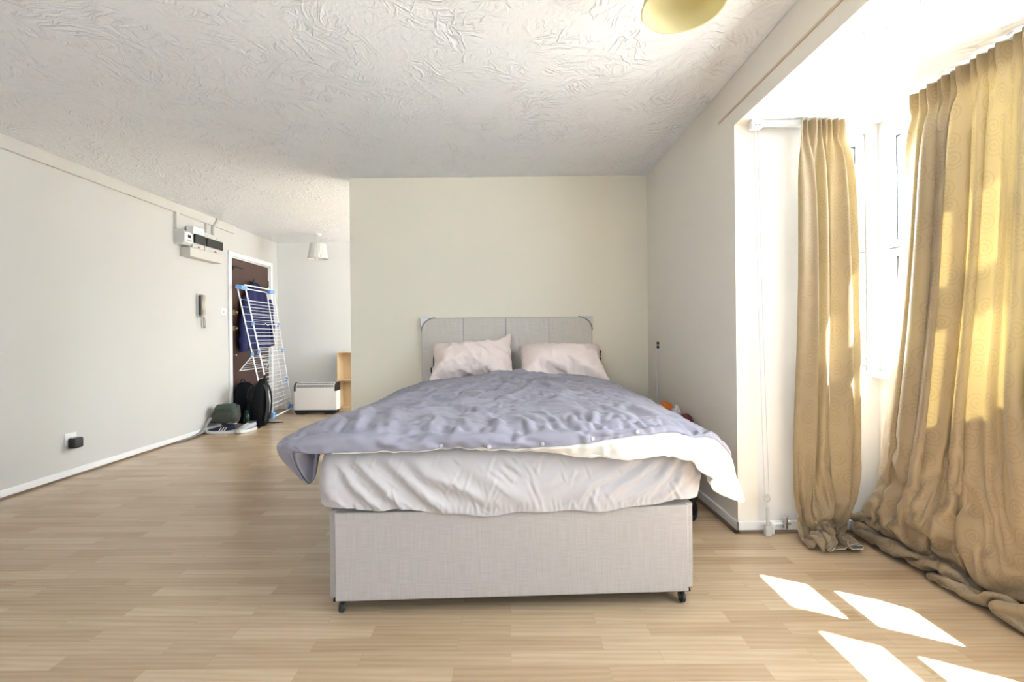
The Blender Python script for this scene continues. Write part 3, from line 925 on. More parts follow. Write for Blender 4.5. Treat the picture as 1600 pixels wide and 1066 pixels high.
# ---------------------------------------------------------------- navy jacket hanging on the door
t = thing('jacket', 'navy blue hooded jacket hanging on the brown door behind the rack', 'jacket', (XL, 5.7, 0.85))
prof = [(1.70, 0.03, 0.025, 5.72), (1.665, 0.10, 0.05, 5.72), (1.60, 0.165, 0.055, 5.73), (1.53, 0.235, 0.05, 5.745), (1.47, 0.285, 0.05, 5.755), (1.40, 0.30, 0.055, 5.76),
        (1.25, 0.30, 0.055, 5.765), (1.12, 0.305, 0.058, 5.76), (1.0, 0.31, 0.055, 5.76), (0.90, 0.31, 0.052, 5.76), (0.855, 0.305, 0.045, 5.76)]
bm = bmesh.new()
rings = []
for z, w, d, yc in prof:
    ring = []
    for k in range(40):
        a = 2 * math.pi * k / 40
        y = yc + math.copysign(abs(math.cos(a)) ** 0.8, math.cos(a)) * w
        d = d * 0.66 if k == 0 else d
        x = XL + 0.012 + d + math.copysign(abs(math.sin(a)) ** 0.7, math.sin(a)) * d * (1 + 0.25 * math.sin(y * 42 + z * 3))
        ring.append((max(x, XL + 0.006), y, z))
    rings.append(ring)
loft(bm, rings)
subsurf(obj('body', bm, M['navy'], t), 1)
for s, y0, y1, y2, zb in ((-1, 5.50, 5.455, 5.425, 0.84), (1, 6.00, 6.04, 6.05, 0.93)):
    bm = bmesh.new()
    path = bezier([(XL + 0.055, y0, 1.50), (XL + 0.055, y1, 1.30), (XL + 0.06, y2, 1.10), (XL + 0.06, y2 + 0.01 * s, 0.95), (XL + 0.06, y2, zb)], 5)
    tube(bm, path, [0.038 + 0.014 * math.sin(i * 0.55) ** 2 for i in range(len(path))], 14)
    obj('sleeve', bm, M['navy'], t)
bm = bmesh.new(); tube(bm, bezier([(XL + 0.080, 5.76, 1.62), (XL + 0.086, 5.765, 1.35), (XL + 0.088, 5.765, 1.1), (XL + 0.075, 5.765, 0.87)], 6), 0.004, 6)
obj('zip', bm, M['black'], t)

# ---------------------------------------------------------------- bags and shoes by the door
def backpack(name, label, loc, rz, w, d, h, lean=0.0):
    t = thing(name, label, 'backpack', loc, rz)
    bm = bmesh.new()
    rings = []
    for f, sw, sd, off in ((0.0, 0.86, 0.80, 0.0), (0.03, 0.98, 0.96, 0.0), (0.12, 1.0, 1.0, 0.0), (0.3, 1.0, 1.02, 0.0), (0.5, 0.98, 0.96, 0.005),
                           (0.7, 0.94, 0.86, 0.012), (0.85, 0.86, 0.70, 0.022), (0.95, 0.70, 0.5, 0.035), (1.0, 0.45, 0.28, 0.045)):
        rings.append([p + Vector((N3(p, 9, 1.3) * 0.012, N3(p, 9, 5.1) * 0.012, 0)) for p in sring(lean * f * h, off, f * h, w / 2 * sw, d / 2 * sd, 28, 3.2)])
    loft(bm, rings)
    subsurf(obj('main_bag', bm, M['black_fabric'], t, local=True), 1)
    bm = bmesh.new()
    loft(bm, [sring(lean * f * h, -d / 2 + 0.005, f * h, w / 2 * sw, 0.045 * sd, 24, 3.5) for f, sw, sd in ((0.05, .7, .5), (0.08, .8, .9), (0.25, .82, 1.0), (0.45, .8, .9), (0.5, .7, .4))])
    obj('front_pocket', bm, M['black_fabric'], t, local=True)
    bm = bmesh.new(); tube(bm, bezier([(-0.03 + lean * h, 0.05, h * .97), (-0.02 + lean * h, 0.06, h * 1.05), (0.02 + lean * h, 0.06, h * 1.05), (0.03 + lean * h, 0.05, h * .97)], 5), 0.007, 8)
    obj('grab_handle', bm, M['dark_grey_fabric'], t, local=True)
    for s in (-1, 1):
        bm = bmesh.new()
        tube(bm, bezier([(s * w * .25 + lean * h, d * .30, h * .92), (s * w * .30 + lean * h * .8, d * .55, h * .75), (s * w * .34, d * .62, h * .45), (s * w * .40, d * .48, h * .12)], 6), 0.024, 8, flat=0.35)
        obj('shoulder_strap', bm, M['dark_grey_fabric'], t, local=True)
    bm = bmesh.new()
    tube(bm, bezier([(-w * .38 + lean * h * .8, -d * .36, h * .62), (-w * .30 + lean * h * .85, -d * .36, h * .80), (lean * h, -d * .30, h * .89), (w * .30 + lean * h * .85, -d * .36, h * .80), (w * .38 + lean * h * .8, -d * .36, h * .62)], 6), 0.0045, 6)
    obj('zip', bm, M['dark_grey_fabric'], t, local=True)
    return t


backpack('backpack', 'black backpack slumped against the left wall by the door frame', (-3.09, 5.39, 0), R(80), 0.24, 0.20, 0.48, -0.02)
bp2 = backpack('backpack', 'taller black backpack with a side bottle standing beside the drying rack', (-2.84, 5.185, 0), R(-76), 0.24, 0.17, 0.54, 0.0)
bm = bmesh.new()
for k, (a, b, c) in enumerate((((-2.83, 5.12, 0.06), (-2.79, 5.10, 0.012), (-2.76, 5.02, 0.006)), ((-2.82, 5.20, 0.12), (-2.76, 5.22, 0.03), (-2.66, 5.36, 0.006)))):
    tube(bm, bezier([a, b, c], 6), 0.009, 6, flat=0.4)
obj('loose_strap', bm, M['black_fabric'], bp2)
t = thing('water_bottle', 'dark green bottle in the side pocket of the taller black backpack', 'bottle', (-2.90, 5.035, 0))
bm = bmesh.new(); lathe(bm, [(0.028, 0), (0.033, 0.01), (0.033, 0.13), (0.026, 0.155), (0.018, 0.165), (0.018, 0.17)], (-2.90, 5.035, 0.006), 18)
obj('body', bm, M['bottle_green'], t)
bm = bmesh.new(); lathe(bm, [(0.021, 0.168), (0.021, 0.195), (0.017, 0.20)], (-2.90, 5.035, 0.006), 18)
obj('lid', bm, M['bottle_green'], t)


def shoe(name, label, loc, rz, upper, stripes=True, L=0.30, sole=None):
    t = thing(name, label, 'shoe', loc, rz)
    def width(x):  # x from 0 heel to 1 toe
        return 0.036 + 0.012 * math.sin(min(x, 1) * math.pi) + 0.006 * (x > .5) * math.sin((x - .5) * 2 * math.pi)
    xs = [0.0, 0.03, 0.12, 0.28, 0.45, 0.60, 0.75, 0.88, 0.96, 1.0]
    def plan(sc, z, ex=0.0):
        up_, dn_ = [], []
        for x in xs:
            e = math.sqrt(max(0.0, 1 - ((x - 0.5) / 0.505) ** 6))
            wv = width(x) * e * sc
            up_.append(Vector((-(x - 0.5) * (L + ex), wv, z + (0.018 * max(0, x - .75) / .25 if z > 0.001 else 0.008 * max(0, x - .8) / .2))))
            dn_.append(Vector((-(x - 0.5) * (L + ex), -wv, up_[-1].z)))
        return up_ + dn_[::-1]
    bm = bmesh.new(); loft(bm, [plan(1.0, 0.0), plan(1.06, 0.008), plan(1.04, 0.028)])
    obj('sole', bm, sole or M['rubber_white'], t, local=True, bevel=0.002)
    bm = bmesh.new()
    tops = {0.0: .088, 0.03: .095, 0.12: .090, 0.28: .082, 0.45: .086, 0.60: .078, 0.75: .060, 0.88: .050, 0.96: .042, 1.0: .036}
    base = plan(0.98, 0.026); n = len(xs)
    mid = plan(0.92, 0.05)
    ring2, ring3 = [], []
    for i, p in enumerate(base):
        x = xs[i] if i < n else xs[2 * n - 1 - i]
        ring2.append(Vector((mid[i].x, mid[i].y, 0.026 + (tops[x] - 0.026) * 0.55)))
        ring3.append(Vector((mid[i].x * 0.97, mid[i].y * (0.55 if x > .3 else .72), tops[x])))
    loft(bm, [base, ring2, ring3])
    subsurf(obj('upper', bm, upper, t, local=True), 1)
    bm = bmesh.new(); tube(bm, [Vector((0.135 - 0.10 * (1 - math.cos(a)) / 1 * 0.6, 0.026 * math.sin(a), 0.090 - 0.004 * math.cos(a))) for a in [2 * math.pi * k / 20 for k in range(20)]], 0.007, 6, True)
    obj('collar', bm, M['dark_grey_fabric'], t, local=True)
    bm = bmesh.new()
    for i in range(5):
        x = 0.010 - i * 0.019
        tube(bm, [(x, -0.030, 0.064 - i * .003), (x + 0.004, -0.014, 0.084 - i * .0045), (x, 0.0, 0.088 - i * .005), (x + 0.004, 0.014, 0.084 - i * .0045), (x, 0.030, 0.064 - i * .003)], 0.0035, 6)
    obj('laces', bm, sole or M['rubber_white'], t, local=True)
    if stripes:
        for i in range(6):
            bm = bmesh.new()
            for s in ((-1, 1)[i // 3],):
                x = 0.052 - (i % 3) * 0.026
                v = [bm.verts.new((x + dx, s * y, z)) for dx, y, z in ((0, .0475, .030), (0.010, .0475, .030), (0.034, .0405, .066), (0.024, .0405, .066))]
                w = [bm.verts.new((q.co.x, q.co.y - s * 0.006, q.co.z)) for q in v]
                bm.faces.new(v); bm.faces.new(w[::-1])
                for a in range(4): bm.faces.new((v[a], v[(a + 1) % 4], w[(a + 1) % 4], w[a]))
            obj('stripe', bm, M['rubber_white'], t, local=True)
    return t


shoe('sneaker', 'navy sneaker with three white side stripes lying by the left skirting', (-3.035, 4.79, 0), R(2), M['shoe_navy'])
shoe('sneaker', 'grey and white sneaker beside the taller black backpack', (-2.81, 4.875, 0), R(80), M['shoe_grey'], False, 0.27)

t = thing('satchel', 'slumped olive canvas bag lying on the striped sneaker', 'bag', (-3.07, 4.90, 0.09))
bm = bmesh.new()
rings = []
for f, w, d, yo in ((0.0, 0.10, 0.055, 0), (0.08, 0.135, 0.08, 0), (0.35, 0.140, 0.09, 0.0), (0.65, 0.120, 0.085, 0.01), (0.88, 0.105, 0.07, 0.02), (1.0, 0.08, 0.045, 0.025)):
    r_ = sring(-3.065 + 0.035 * f, 4.91 + yo, 0.088 + (0.165 + 0.03 * math.sin(f * 2)) * f, w, d, 30, 3.2, R(8))
    rings.append([p + Vector((N3(p, 14, 2) * 0.022, N3(p, 14, 7) * 0.022, N3(p, 11, 4) * 0.016)) for p in r_])
loft(bm, rings)
sb_ = subsurf(obj('body', bm, M['olive'], t), 1)
bm = bmesh.new()
loft(bm, [[p + Vector((0, 0, N3(p, 12, 9) * 0.012)) for p in sring(-3.045, 4.905, 0.222 + z, w, d, 24, 3.4, R(10))] for z, w, d in ((0, .105, .078), (0.030, .108, .08), (0.066, .085, .05))])
obj('flap', bm, mat('green_canvas', (0.05, 0.075, 0.052), 0.8, bump=0.4, bscale=70), t)
bm = bmesh.new()
loft(bm, [[p + Vector((N3(p, 16, 3) * 0.02, N3(p, 16, 6) * 0.02, 0)) for p in sring(-2.975, 4.935, 0.075 + z, w, d, 20, 2.4, R(20))] for z, w, d in ((0, .03, .05), (0.05, .052, .06), (0.11, .048, .05), (0.155, .02, .03))])
subsurf(obj('side_pocket', bm, M['tan'], t), 1)
bm = bmesh.new(); tube(bm, bezier([(-3.165, 4.83, 0.16), (-3.18, 4.72, 0.05), (-3.165, 4.62, 0.03), (-3.175, 4.50, 0.012), (-3.18, 4.36, 0.007)], 8), 0.022, 8, flat=0.25)
obj('shoulder_strap', bm, mat('grey_strap', (0.30, 0.29, 0.28), 0.85), t)

# ---------------------------------------------------------------- things between the bed and the right wall
t = thing('bedside_table', 'low dark bedside table hidden between bed and right wall', 'bedside table', (1.0, 3.0, 0))
obj('top', boxes((0.86, 1.125, 2.72, 3.28, 0.415, 0.435)), M['dark_wood'], t, bevel=0.003)
for x in (0.875, 1.11):
    for y in (2.735, 3.265):
        obj('leg', boxes((x - 0.014, x + 0.014, y - 0.014, y + 0.014, 0, 0.416)), M['dark_wood'], t, bevel=0.002)
t = thing('pouch', 'orange pouch peeking over the duvet beside the right wall', 'pouch', (1.06, 3.08, 0.435))
bm = bmesh.new(); loft(bm, [[p + Vector((N3(p, 20, 3) * 0.01, N3(p, 20, 6) * 0.01, 0)) for p in sring(1.06, 3.08, 0.436 + z, w, d, 20, 2.6)] for z, w, d in ((0, .04, .05), (0.03, .055, .065), (0.08, .05, .06), (0.115, .02, .03))])
subsurf(obj('body', bm, M['orange'], t), 1)
t = thing('tissue', 'crumpled white tissue beside the orange pouch', 'tissue', (1.08, 2.93, 0.435))
bm = bmesh.new()
bmesh.ops.create_icosphere(bm, subdivisions=3, radius=0.04)
for v_ in bm.verts:
    v_.co = Vector((v_.co.x * .7, v_.co.y, v_.co.z * 1.25)) * (1 + 0.55 * N3(v_.co, 38, 2))
    v_.co += Vector((1.075, 2.93, 0.492))
obj('ball', bm, M['tissue'], t, smooth=20)
t = thing('cloth_bundle', 'small dark red cloth bundle next to the white tissue', 'cloth', (1.08, 2.80, 0.435))
bm = bmesh.new(); bmesh.ops.create_icosphere(bm, subdivisions=3, radius=0.055)
for v_ in bm.verts:
    v_.co = Vector((v_.co.x * .75, v_.co.y * .9, max(v_.co.z * .75, -0.03))) * (1 + 0.3 * N3(v_.co, 26, 5))
    v_.co += Vector((1.085, 2.80, 0.47))
obj('bundle', bm, M['maroon'], t)
shoe('slipper', 'black slipper on the floor between the divan and the right wall', (1.00, 2.56, 0), R(-110), M['black_fabric'], False, 0.27, M['black'])

# ---------------------------------------------------------------- curtain track, cords and pipe
TX, TY, TZ = XW - 0.055, YS - 0.05, 2.028
t = thing('curtain_track', 'white curtain rail running round the bay under its ceiling', 'curtain rail', (TX, TY, TZ))
path = [(1.215, TY), (TX - 0.12, TY), (TX - 0.05, TY - 0.015), (TX - 0.015, TY - 0.05), (TX, TY - 0.12), (TX, YS2 + 0.1)]
bm = bmesh.new()
rings = []
for i, (x, y) in enumerate(path):
    a = Vector(path[max(i - 1, 0)]); b = Vector(path[min(i + 1, len(path) - 1)])
    d = (b - a).normalized(); n = Vector((d.y, -d.x))
    rings.append([(x + n.x * s * 0.011, y + n.y * s * 0.011, TZ + z) for s, z in ((-1, 0), (1, 0), (1, 0.030), (-1, 0.030))])
loft(bm, rings)
obj('rail', bm, M['upvc'], t, bevel=0.002)
obj('pulley_bracket', boxes((1.208, 1.262, TY - 0.018, TY + 0.018, TZ - 0.012, TZ + 0.032)), M['white_plastic'], t, bevel=0.004)
bm = bmesh.new()
for x in (1.228, 1.246): cyl(bm, (x, TY - 0.019, TZ + 0.002), (x, TY - 0.0175, TZ + 0.002), 0.004, 10)
obj('pulley_hole', bm, M['gasket'], t)
t = thing('draw_cord', 'white looped curtain cord hanging to a floor tensioner in the bay', 'cord', (1.26, TY, 0.03))
bm = bmesh.new()
for x0, x1 in ((1.228, 1.263), (1.246, 1.285)): tube(bm, [(x0, TY, TZ - 0.01), ((x0 + x1) / 2 - 0.003, TY, 1.1), (x1, TY, 0.20)], 0.0018, 6)
obj('cord', bm, mat('grey_white_cord', (0.60, 0.60, 0.62), 0.6), t)
bm = bmesh.new(); tube(bm, [(1.274 + 0.014 * math.cos(a), TY, 0.185 + 0.017 * math.sin(a)) for a in [2 * math.pi * k / 20 for k in range(20)]], 0.0045, 8, True)
cyl(bm, (1.274, TY - 0.004, 0.185), (1.274, TY + 0.004, 0.185), 0.010, 14)
obj('pulley', bm, M['grey_plastic'], t)
bm = bmesh.new(); cyl(bm, (1.274, TY, 0.172), (1.276, TY, 0.14), 0.002, 6); cyl(bm, (1.276, TY, 0.14), (1.277, TY, 0.05), 0.0075, 12)
obj('tensioner', bm, M['grey_plastic'], t)
obj('foot', boxes((1.262, 1.292, TY - 0.012, TY + 0.012, 0.0, 0.052)), M['grey_plastic'], t, bevel=0.004)
t = thing('pipe', 'thin white pipe with a valve along the skirting in the bay', 'pipe', (1.32, YS - 0.035, 0.05))
bm = bmesh.new(); cyl(bm, (1.312, YS - 0.03, 0.050), (1.405, YS - 0.03, 0.055), 0.007, 12)
obj('run', bm, M['gloss'], t)
bm = bmesh.new(); cyl(bm, (1.312, YS - 0.03, 0.0), (1.312, YS - 0.03, 0.062), 0.009, 12); cyl(bm, (1.312, YS - 0.045, 0.048), (1.312, YS - 0.018, 0.048), 0.010, 12)
obj('elbow', bm, M['gloss'], t, bevel=0.002)
bm = bmesh.new(); cyl(bm, (1.375, YS - 0.03, 0.03), (1.375, YS - 0.03, 0.085), 0.013, 12); cyl(bm, (1.36, YS - 0.03, 0.056), (1.40, YS - 0.03, 0.056), 0.011, 12)
obj('valve', bm, M['steel'], t, bevel=0.002)

def grid_faces(nu, nv):
    return [(j * nu + i, j * nu + i + 1, (j + 1) * nu + i + 1, (j + 1) * nu + i) for j in range(nv - 1) for i in range(nu - 1)]


def drape(co, faces, rest=None, pins=None, walls=(), frames=40, lift=None, quality=6, mass=0.3, tension=15.0, bend=0.5,
          shrink=0.0, pressure=None, selfdist=0.006, air=1.0, gap=0.006, pin_stiff=1.0, damp=5.0, gravity=1.0, friction=12.0):
    """hang or drop a piece of cloth and return where its vertices come to rest.
    rest: the flat pattern; pins: vertex weights; walls: (x0,x1,y0,y1,z0,z1) blocks it lies on; lift: [(frame, offset)] moves the pinned verts"""
    me = bpy.data.meshes.new('cloth_work')
    me.from_pydata([tuple(c) for c in co], [], faces)
    ob = bpy.data.objects.new('cloth_work', me)
    COL.objects.link(ob)
    if rest is not None:
        ob.shape_key_add(name='Basis')
        k = ob.shape_key_add(name='pattern')
        k.data.foreach_set('co', np.asarray(rest, dtype=np.float32).ravel())
        k.value = 0.0
    blocks = []
    for w in walls:
        o = obj('cloth_block', boxes(w), M['black'], smooth=0)
        c = o.modifiers.new('collision', 'COLLISION')
        o.collision.thickness_outer = gap
        o.collision.cloth_friction = friction if w[5] <= 0 else 0.5
        blocks.append(o)
    md = ob.modifiers.new('cloth', 'CLOTH')
    st = md.settings
    st.quality = quality
    st.mass = mass
    st.tension_stiffness = st.compression_stiffness = tension
    st.shear_stiffness = tension * 0.5
    st.bending_stiffness = bend
    st.tension_damping = st.compression_damping = st.shear_damping = damp
    st.bending_damping = 0.5
    st.air_damping = air
    st.effector_weights.gravity = gravity
    st.shrink_min = shrink
    if pressure is not None:
        st.use_pressure = True
        st.uniform_pressure_force = pressure
    if pins is not None:
        g = ob.vertex_groups.new(name='pin')
        for i, w in enumerate(pins):
            if w > 0: g.add([i], float(w), 'REPLACE')
        st.vertex_group_mass = 'pin'
        st.pin_stiffness = pin_stiff
    if rest is not None:
        st.rest_shape_key = ob.data.shape_keys.key_blocks['pattern']
    cs = md.collision_settings
    cs.use_collision = bool(walls)
    cs.distance_min = gap
    cs.use_self_collision = selfdist > 0
    if selfdist > 0:
        cs.self_distance_min = selfdist
        cs.self_friction = 5.0
    if lift:
        for f, off in lift:
            ob.location = off
            ob.keyframe_insert('location', frame=f)
    md.point_cache.frame_start = 1
    md.point_cache.frame_end = frames
    for f in range(1, frames + 1):
        S.frame_set(f)
    dg = bpy.context.evaluated_depsgraph_get()
    ev = ob.evaluated_get(dg)
    em = ev.to_mesh()
    out = np.empty(len(em.vertices) * 3, dtype=np.float32)
    em.vertices.foreach_get('co', out)
    out = out.reshape(-1, 3).astype(float) + np.array(ob.location)
    ev.to_mesh_clear()
    for o in [ob] + blocks:
        d = o.data
        bpy.data.objects.remove(o)
        bpy.data.meshes.remove(d)
    S.frame_set(1)
    return out

def settled(key, fn):
    return fn()


# ---------------------------------------------------------------- curtains
def smooth_step(a, b, x):
    x = min(1.0, max(0.0, (x - a) / (b - a)))
    return x * x * (3 - 2 * x)


def ridge(A, B, line, height, width, valley=0.5):
    """height field over coordinates A, B: a rounded fold along a polyline with a valley on one side"""
    out = np.zeros_like(A)
    n = len(line) - 1
    for k in range(n):
        (a0, b0), (a1, b1) = line[k], line[k + 1]
        da, db = a1 - a0, b1 - b0
        L = math.hypot(da, db)
        t = ((A - a0) * da + (B - b0) * db) / L ** 2
        tc = np.clip(t, 0, 1)
        g = (tc + k) / n
        d = np.hypot(A - a0 - tc * da, B - b0 - tc * db)
        sd = ((A - a0) * db - (B - b0) * da) / L
        fade = np.sin(np.pi * np.clip(0.06 + 0.9 * g, 0, 1)) ** 0.6
        h = np.exp(-(d / width) ** 2) - valley * np.exp(-((sd - 1.7 * width) / width) ** 2) * np.exp(-(np.clip(np.abs(t - 0.5) - 0.5, 0, None) * L / width) ** 2)
        out = np.where(np.abs(h) > np.abs(out), h * fade, out)
    return out * height


def fold_shape(u, s, path, pleats, folds, amp, depth, ph, lean):
    """a point of the hanging cloth: u across, s metres down from the top hem"""
    p, n = path(u)
    t = (-n[1], n[0])
    warp = u + 0.020 * math.sin(2 * math.pi * (1.5 * u + ph[0])) + 0.013 * math.sin(2 * math.pi * (3.3 * u + ph[1]))
    warp += 0.012 * math.sin(1.1 * s + 9 * u + ph[2])
    top = math.exp(-max(0.0, s - 0.105) / 0.09)
    d1 = (math.sin(2 * math.pi * pleats * warp) + 0.4 * math.sin(2 * math.pi * pleats * 0.5 * warp + 1)) * amp * (1.1 - 0.75 * math.exp(-((s - 0.105) / 0.028) ** 2))
    k = math.pi * folds * warp
    big = depth * (0.75 + 0.45 * math.sin(5.3 * u + ph[3] * 3)) * (0.9 + 0.16 * s)
    d2 = big * (2.0 * abs(math.sin(k)) ** 0.75 - 1.0) + 0.25 * depth * math.sin(3.1 * k + 0.8 * s)
    side = -big * 0.55 * math.sin(2 * k + 0.5) * (1 - top)
    d = d1 * top + d2 * (1 - top)
    lx, ly = lean(u, s)
    return (p[0] + n[0] * d + t[0] * side + lx, p[1] + n[1] * d + t[1] * side + ly, TZ + 0.02 - s)


def hang_curtain(path, length, pleats, folds, amp, depth, seed, lean, guides, nu=72, nv=100, frames=55, strip=0.85, drift=(0, 0)):
    """gathered curtain longer than its drop: the folds hang, the lowest part is let down on the floor and piles up"""
    rnd = random.Random(seed)
    ph = [rnd.uniform(-1, 1) for _ in range(8)]
    co = [fold_shape(i / (nu - 1), j / (nv - 1) * length, path, pleats, folds, amp, depth, ph, lean) for j in range(nv) for i in range(nu)]
    j0 = int((1 - strip / length) * (nv - 1))
    ds = length / (nv - 1)
    pins = []
    for j in range(j0, nv):
        q = (j - j0) * ds
        pins += [1.0 if q < 0.06 else max(0.0, 0.55 * (1 - (q - 0.06) / 0.50))] * nu
    up = length - TZ - 0.005
    walls = [(0.0, 3.0, 0.0, 4.0, -0.2, 0.0), (XW - 0.056, XW + 0.3, 0.0, 3.0, -0.1, 2.3), (XR - 0.1, XW + 0.3, YS - 0.014, YS + 0.2, 0.0, 2.3)]
    low = drape(co[j0 * nu:], grid_faces(nu, nv - j0), None, pins, walls + guides, frames,
                [(1, (drift[0], drift[1], up)), (int(frames * .75), (0, 0, 0)), (frames, (0, 0, 0))],
                quality=7, mass=0.35, tension=12, bend=0.8, selfdist=0.007, gap=0.006, damp=6, air=2.0)
    out = np.array(co)
    out[j0 * nu:] = low
    return out


def cloth_object(name, co, nu, nv, mats, parent=None, thick=0.004, lv=1, width=1.0, length=1.0, back=1):
    bm = bmesh.new()
    vs = [bm.verts.new(c) for c in co]
    uvl = bm.loops.layers.uv.new('UVMap')
    for j in range(nv - 1):
        for i in range(nu - 1):
            ids = (j * nu + i, j * nu + i + 1, (j + 1) * nu + i + 1, (j + 1) * nu + i)
            f = bm.faces.new([vs[k] for k in ids])
            for l, k in zip(f.loops, ids):
                l[uvl].uv = ((k % nu) / (nu - 1) * width, (k // nu) / (nv - 1) * length)
    o = obj(name, bm, mats, parent, smooth=180, recalc=False)
    s = o.modifiers.new('thickness', 'SOLIDIFY')
    s.thickness = thick
    s.offset = 0.0
    s.material_offset = back
    s.use_rim = True
    subsurf(o, lv)
    return o


NU1, NV1, NU2, NV2 = 64, 96, 110, 100
c1 = settled('c1', lambda: hang_curtain(lambda u: ((1.43 + 0.235 * u, TY - 0.034), (0, -1)), 2.24, 8, 3.5, 0.013, 0.046, 5,
                                        lambda u, s: (0.060 * (u - 0.62) * (s / 2) ** 1.2 + 0.012 * math.sin(2.2 * s), -0.02 * (s / 2)),
                                        [(0.5, 1.27, 1.5, 2.5, 0.0, 2.1), (1.0, 2.2, 1.2, 2.05, 0.0, 2.1), (1.69, 2.2, 1.5, 2.5, 0.0, 2.1)],
                                        NU1, NV1, 50, 0.7))
c2 = settled('c2', lambda: hang_curtain(lambda u: ((TX - 0.036, 2.0 - 0.53 * u), (-1, 0)), 2.36, 15, 8.2, 0.014, 0.046, 3,
                                        lambda u, s: (-0.015 * (s / 2) ** 2, 0.19 * (1 - u ** 3) * (s / 2) ** 1.9 - 0.20 * u ** 3 * smooth_step(1.2, 2.05, s)),
                                        [(0.5, 1.66, 0.5, 2.5, 0.0, 2.1)],
                                        NU2, NV2, 60, 0.9))
t = thing('curtain', 'narrow gold damask curtain hanging to the floor beside the white side light', 'curtain', (1.54, TY, 0))
cloth_object('drape', c1, NU1, NV1, [M['lining'], M['curtain']], t, width=0.9, length=2.26)
t = thing('curtain', 'wide gold damask curtain pooling on the floor in front of the bay window', 'curtain', (TX, 1.75, 0))
cloth_object('drape', c2, NU2, NV2, [M['lining'], M['curtain']], t, width=1.6, length=2.36)

# ---------------------------------------------------------------- bed
bed = thing('divan_bed', 'double divan bed with oatmeal linen base and grey panelled headboard', 'bed', (0.014, 1.655, 0), R(2.0))
BW, BL = 1.345, 1.95
bm = bmesh.new()
box(bm, -BW / 2, BW / 2, 0, BL, 0.056, 0.374)
bmesh.ops.bevel(bm, geom=[e for e in bm.edges if abs(e.verts[0].co.z - e.verts[1].co.z) > 0.1], offset=0.028, segments=6, affect='EDGES')
base = obj('divan_base', bm, M['divan'], bed, local=True, bevel=0.004)
obj('dust_cover', boxes((-BW / 2 + 0.016, BW / 2 - 0.016, 0.016, BL - 0.016, 0.048, 0.057)), M['black_fabric'], base, local=True)
for x in (-BW / 2 + 0.042, BW / 2 - 0.042):
    for y in (0.034, BL - 0.08):
        bm = bmesh.new()
        cyl(bm, (x - 0.008, y, 0.022), (x + 0.008, y, 0.022), 0.022, 24)
        wheel = obj('castor', bm, M['castor'], bed, local=True, bevel=0.003)
        bm = bmesh.new()
        tube(bm, [(x, y + 0.025 * math.sin(a), 0.022 + 0.025 * math.cos(a)) for a in [R(-85 + 20 * k) for k in range(9)]], 0.006, 8)
        cyl(bm, (x, y, 0.042), (x, y, 0.058), 0.012, 14)
        obj('castor_hood', bm, M['castor'], wheel, local=True)
        bm = bmesh.new(); cyl(bm, (x - 0.0095, y, 0.022), (x + 0.0095, y, 0.022), 0.010, 14)
        obj('castor_hub', bm, M['steel'], wheel, local=True)

# headboard, fixed to the base by two struts and leaning on the wall
HX0, HX1, HY, HZ0, HZ1, HR = -0.706, 0.684, 3.694, 0.40, 1.152, 0.112


def head_outline(r, e=0.0):
    pts = [(HX0 + e, HZ0), (HX1 - e, HZ0)]
    for cx, a0 in ((HX1 - r, 0), (HX0 + r, 90)):
        for k in range(9):
            a = R(a0 + 90 * k / 8)
            pts.append((cx + (r - e) * math.cos(a), HZ1 - r + (r - e) * math.sin(a)))
    return pts


bm = bmesh.new()
loft(bm, [[(x, y, z) for x, z in head_outline(HR, e)] for y, e in ((HY + 0.055, 0.0), (HY + 0.012, 0.0), (HY + 0.004, 0.004), (HY, 0.012))])
hb = obj('headboard', bm, M['headboard'], bed, smooth=50)
for x in (-0.363, -0.018, 0.331):
    bm = bmesh.new(); box(bm, x - 0.0022, x + 0.0022, HY - 0.0012, HY + 0.004, HZ0 + 0.01, HZ1 - 0.008)
    obj('panel_seam', bm, M['seam'], hb, bevel=0.001)
for sgn, cx in ((-1, HX0 + HR), (1, HX1 - HR)):
    arc = [(cx + sgn * HR * math.sin(R(90 * k / 12)), HZ1 - HR + HR * math.cos(R(90 * k / 12))) for k in range(13)]
    bm = bmesh.new(); tube(bm, [(x, HY + 0.004, z) for x, z in arc], 0.0045, 8)
    obj('edge_piping', bm, M['seam'], hb)
    xo = HX0 if sgn < 0 else HX1
    bm = bmesh.new()
    ring = [(x + sgn * 0.003, z + 0.002) for x, z in arc] + [(xo + sgn * 0.004, HZ1 + 0.003)]
    loft(bm, [[(x, y + N3((x, y, z), 40, 2) * 0.003, z) for x, z in ring] for y in (HY - 0.002, HY + 0.05)])
    obj('corner_protector', bm, M['clear_plastic'], hb, smooth=0)
for x in (-0.40, 0.38):
    obj('headboard_strut', boxes((x - 0.03, x + 0.03, HY + 0.02, HY + 0.038, 0.06, 0.45)), M['dark_wood'], bed)

# ---------------------------------------------------------------- mattress in its fitted sheet
MX0, MX1, MY0, MY1, MZ0, MZ1 = -0.672, 0.690, 1.668, 3.62, 0.376, 0.598
mt = thing('mattress', 'mattress in a pinkish white fitted sheet on the divan base', 'mattress', (0.0, 2.6, MZ0))
TURN = Matrix.Translation((0.014, 1.655, 0)) @ Matrix.Rotation(R(2.0), 4, 'Z') @ Matrix.Translation((-0.014, -1.655, 0))    # square with the divan
bm = bmesh.new(); box(bm, MX0 + 0.02, MX1 - 0.02, MY0 + 0.02, MY1 - 0.02, MZ0, MZ1 - 0.015)
bm.transform(TURN)
obj('core', bm, M['wall_white'], mt, bevel=0.03, bseg=4)


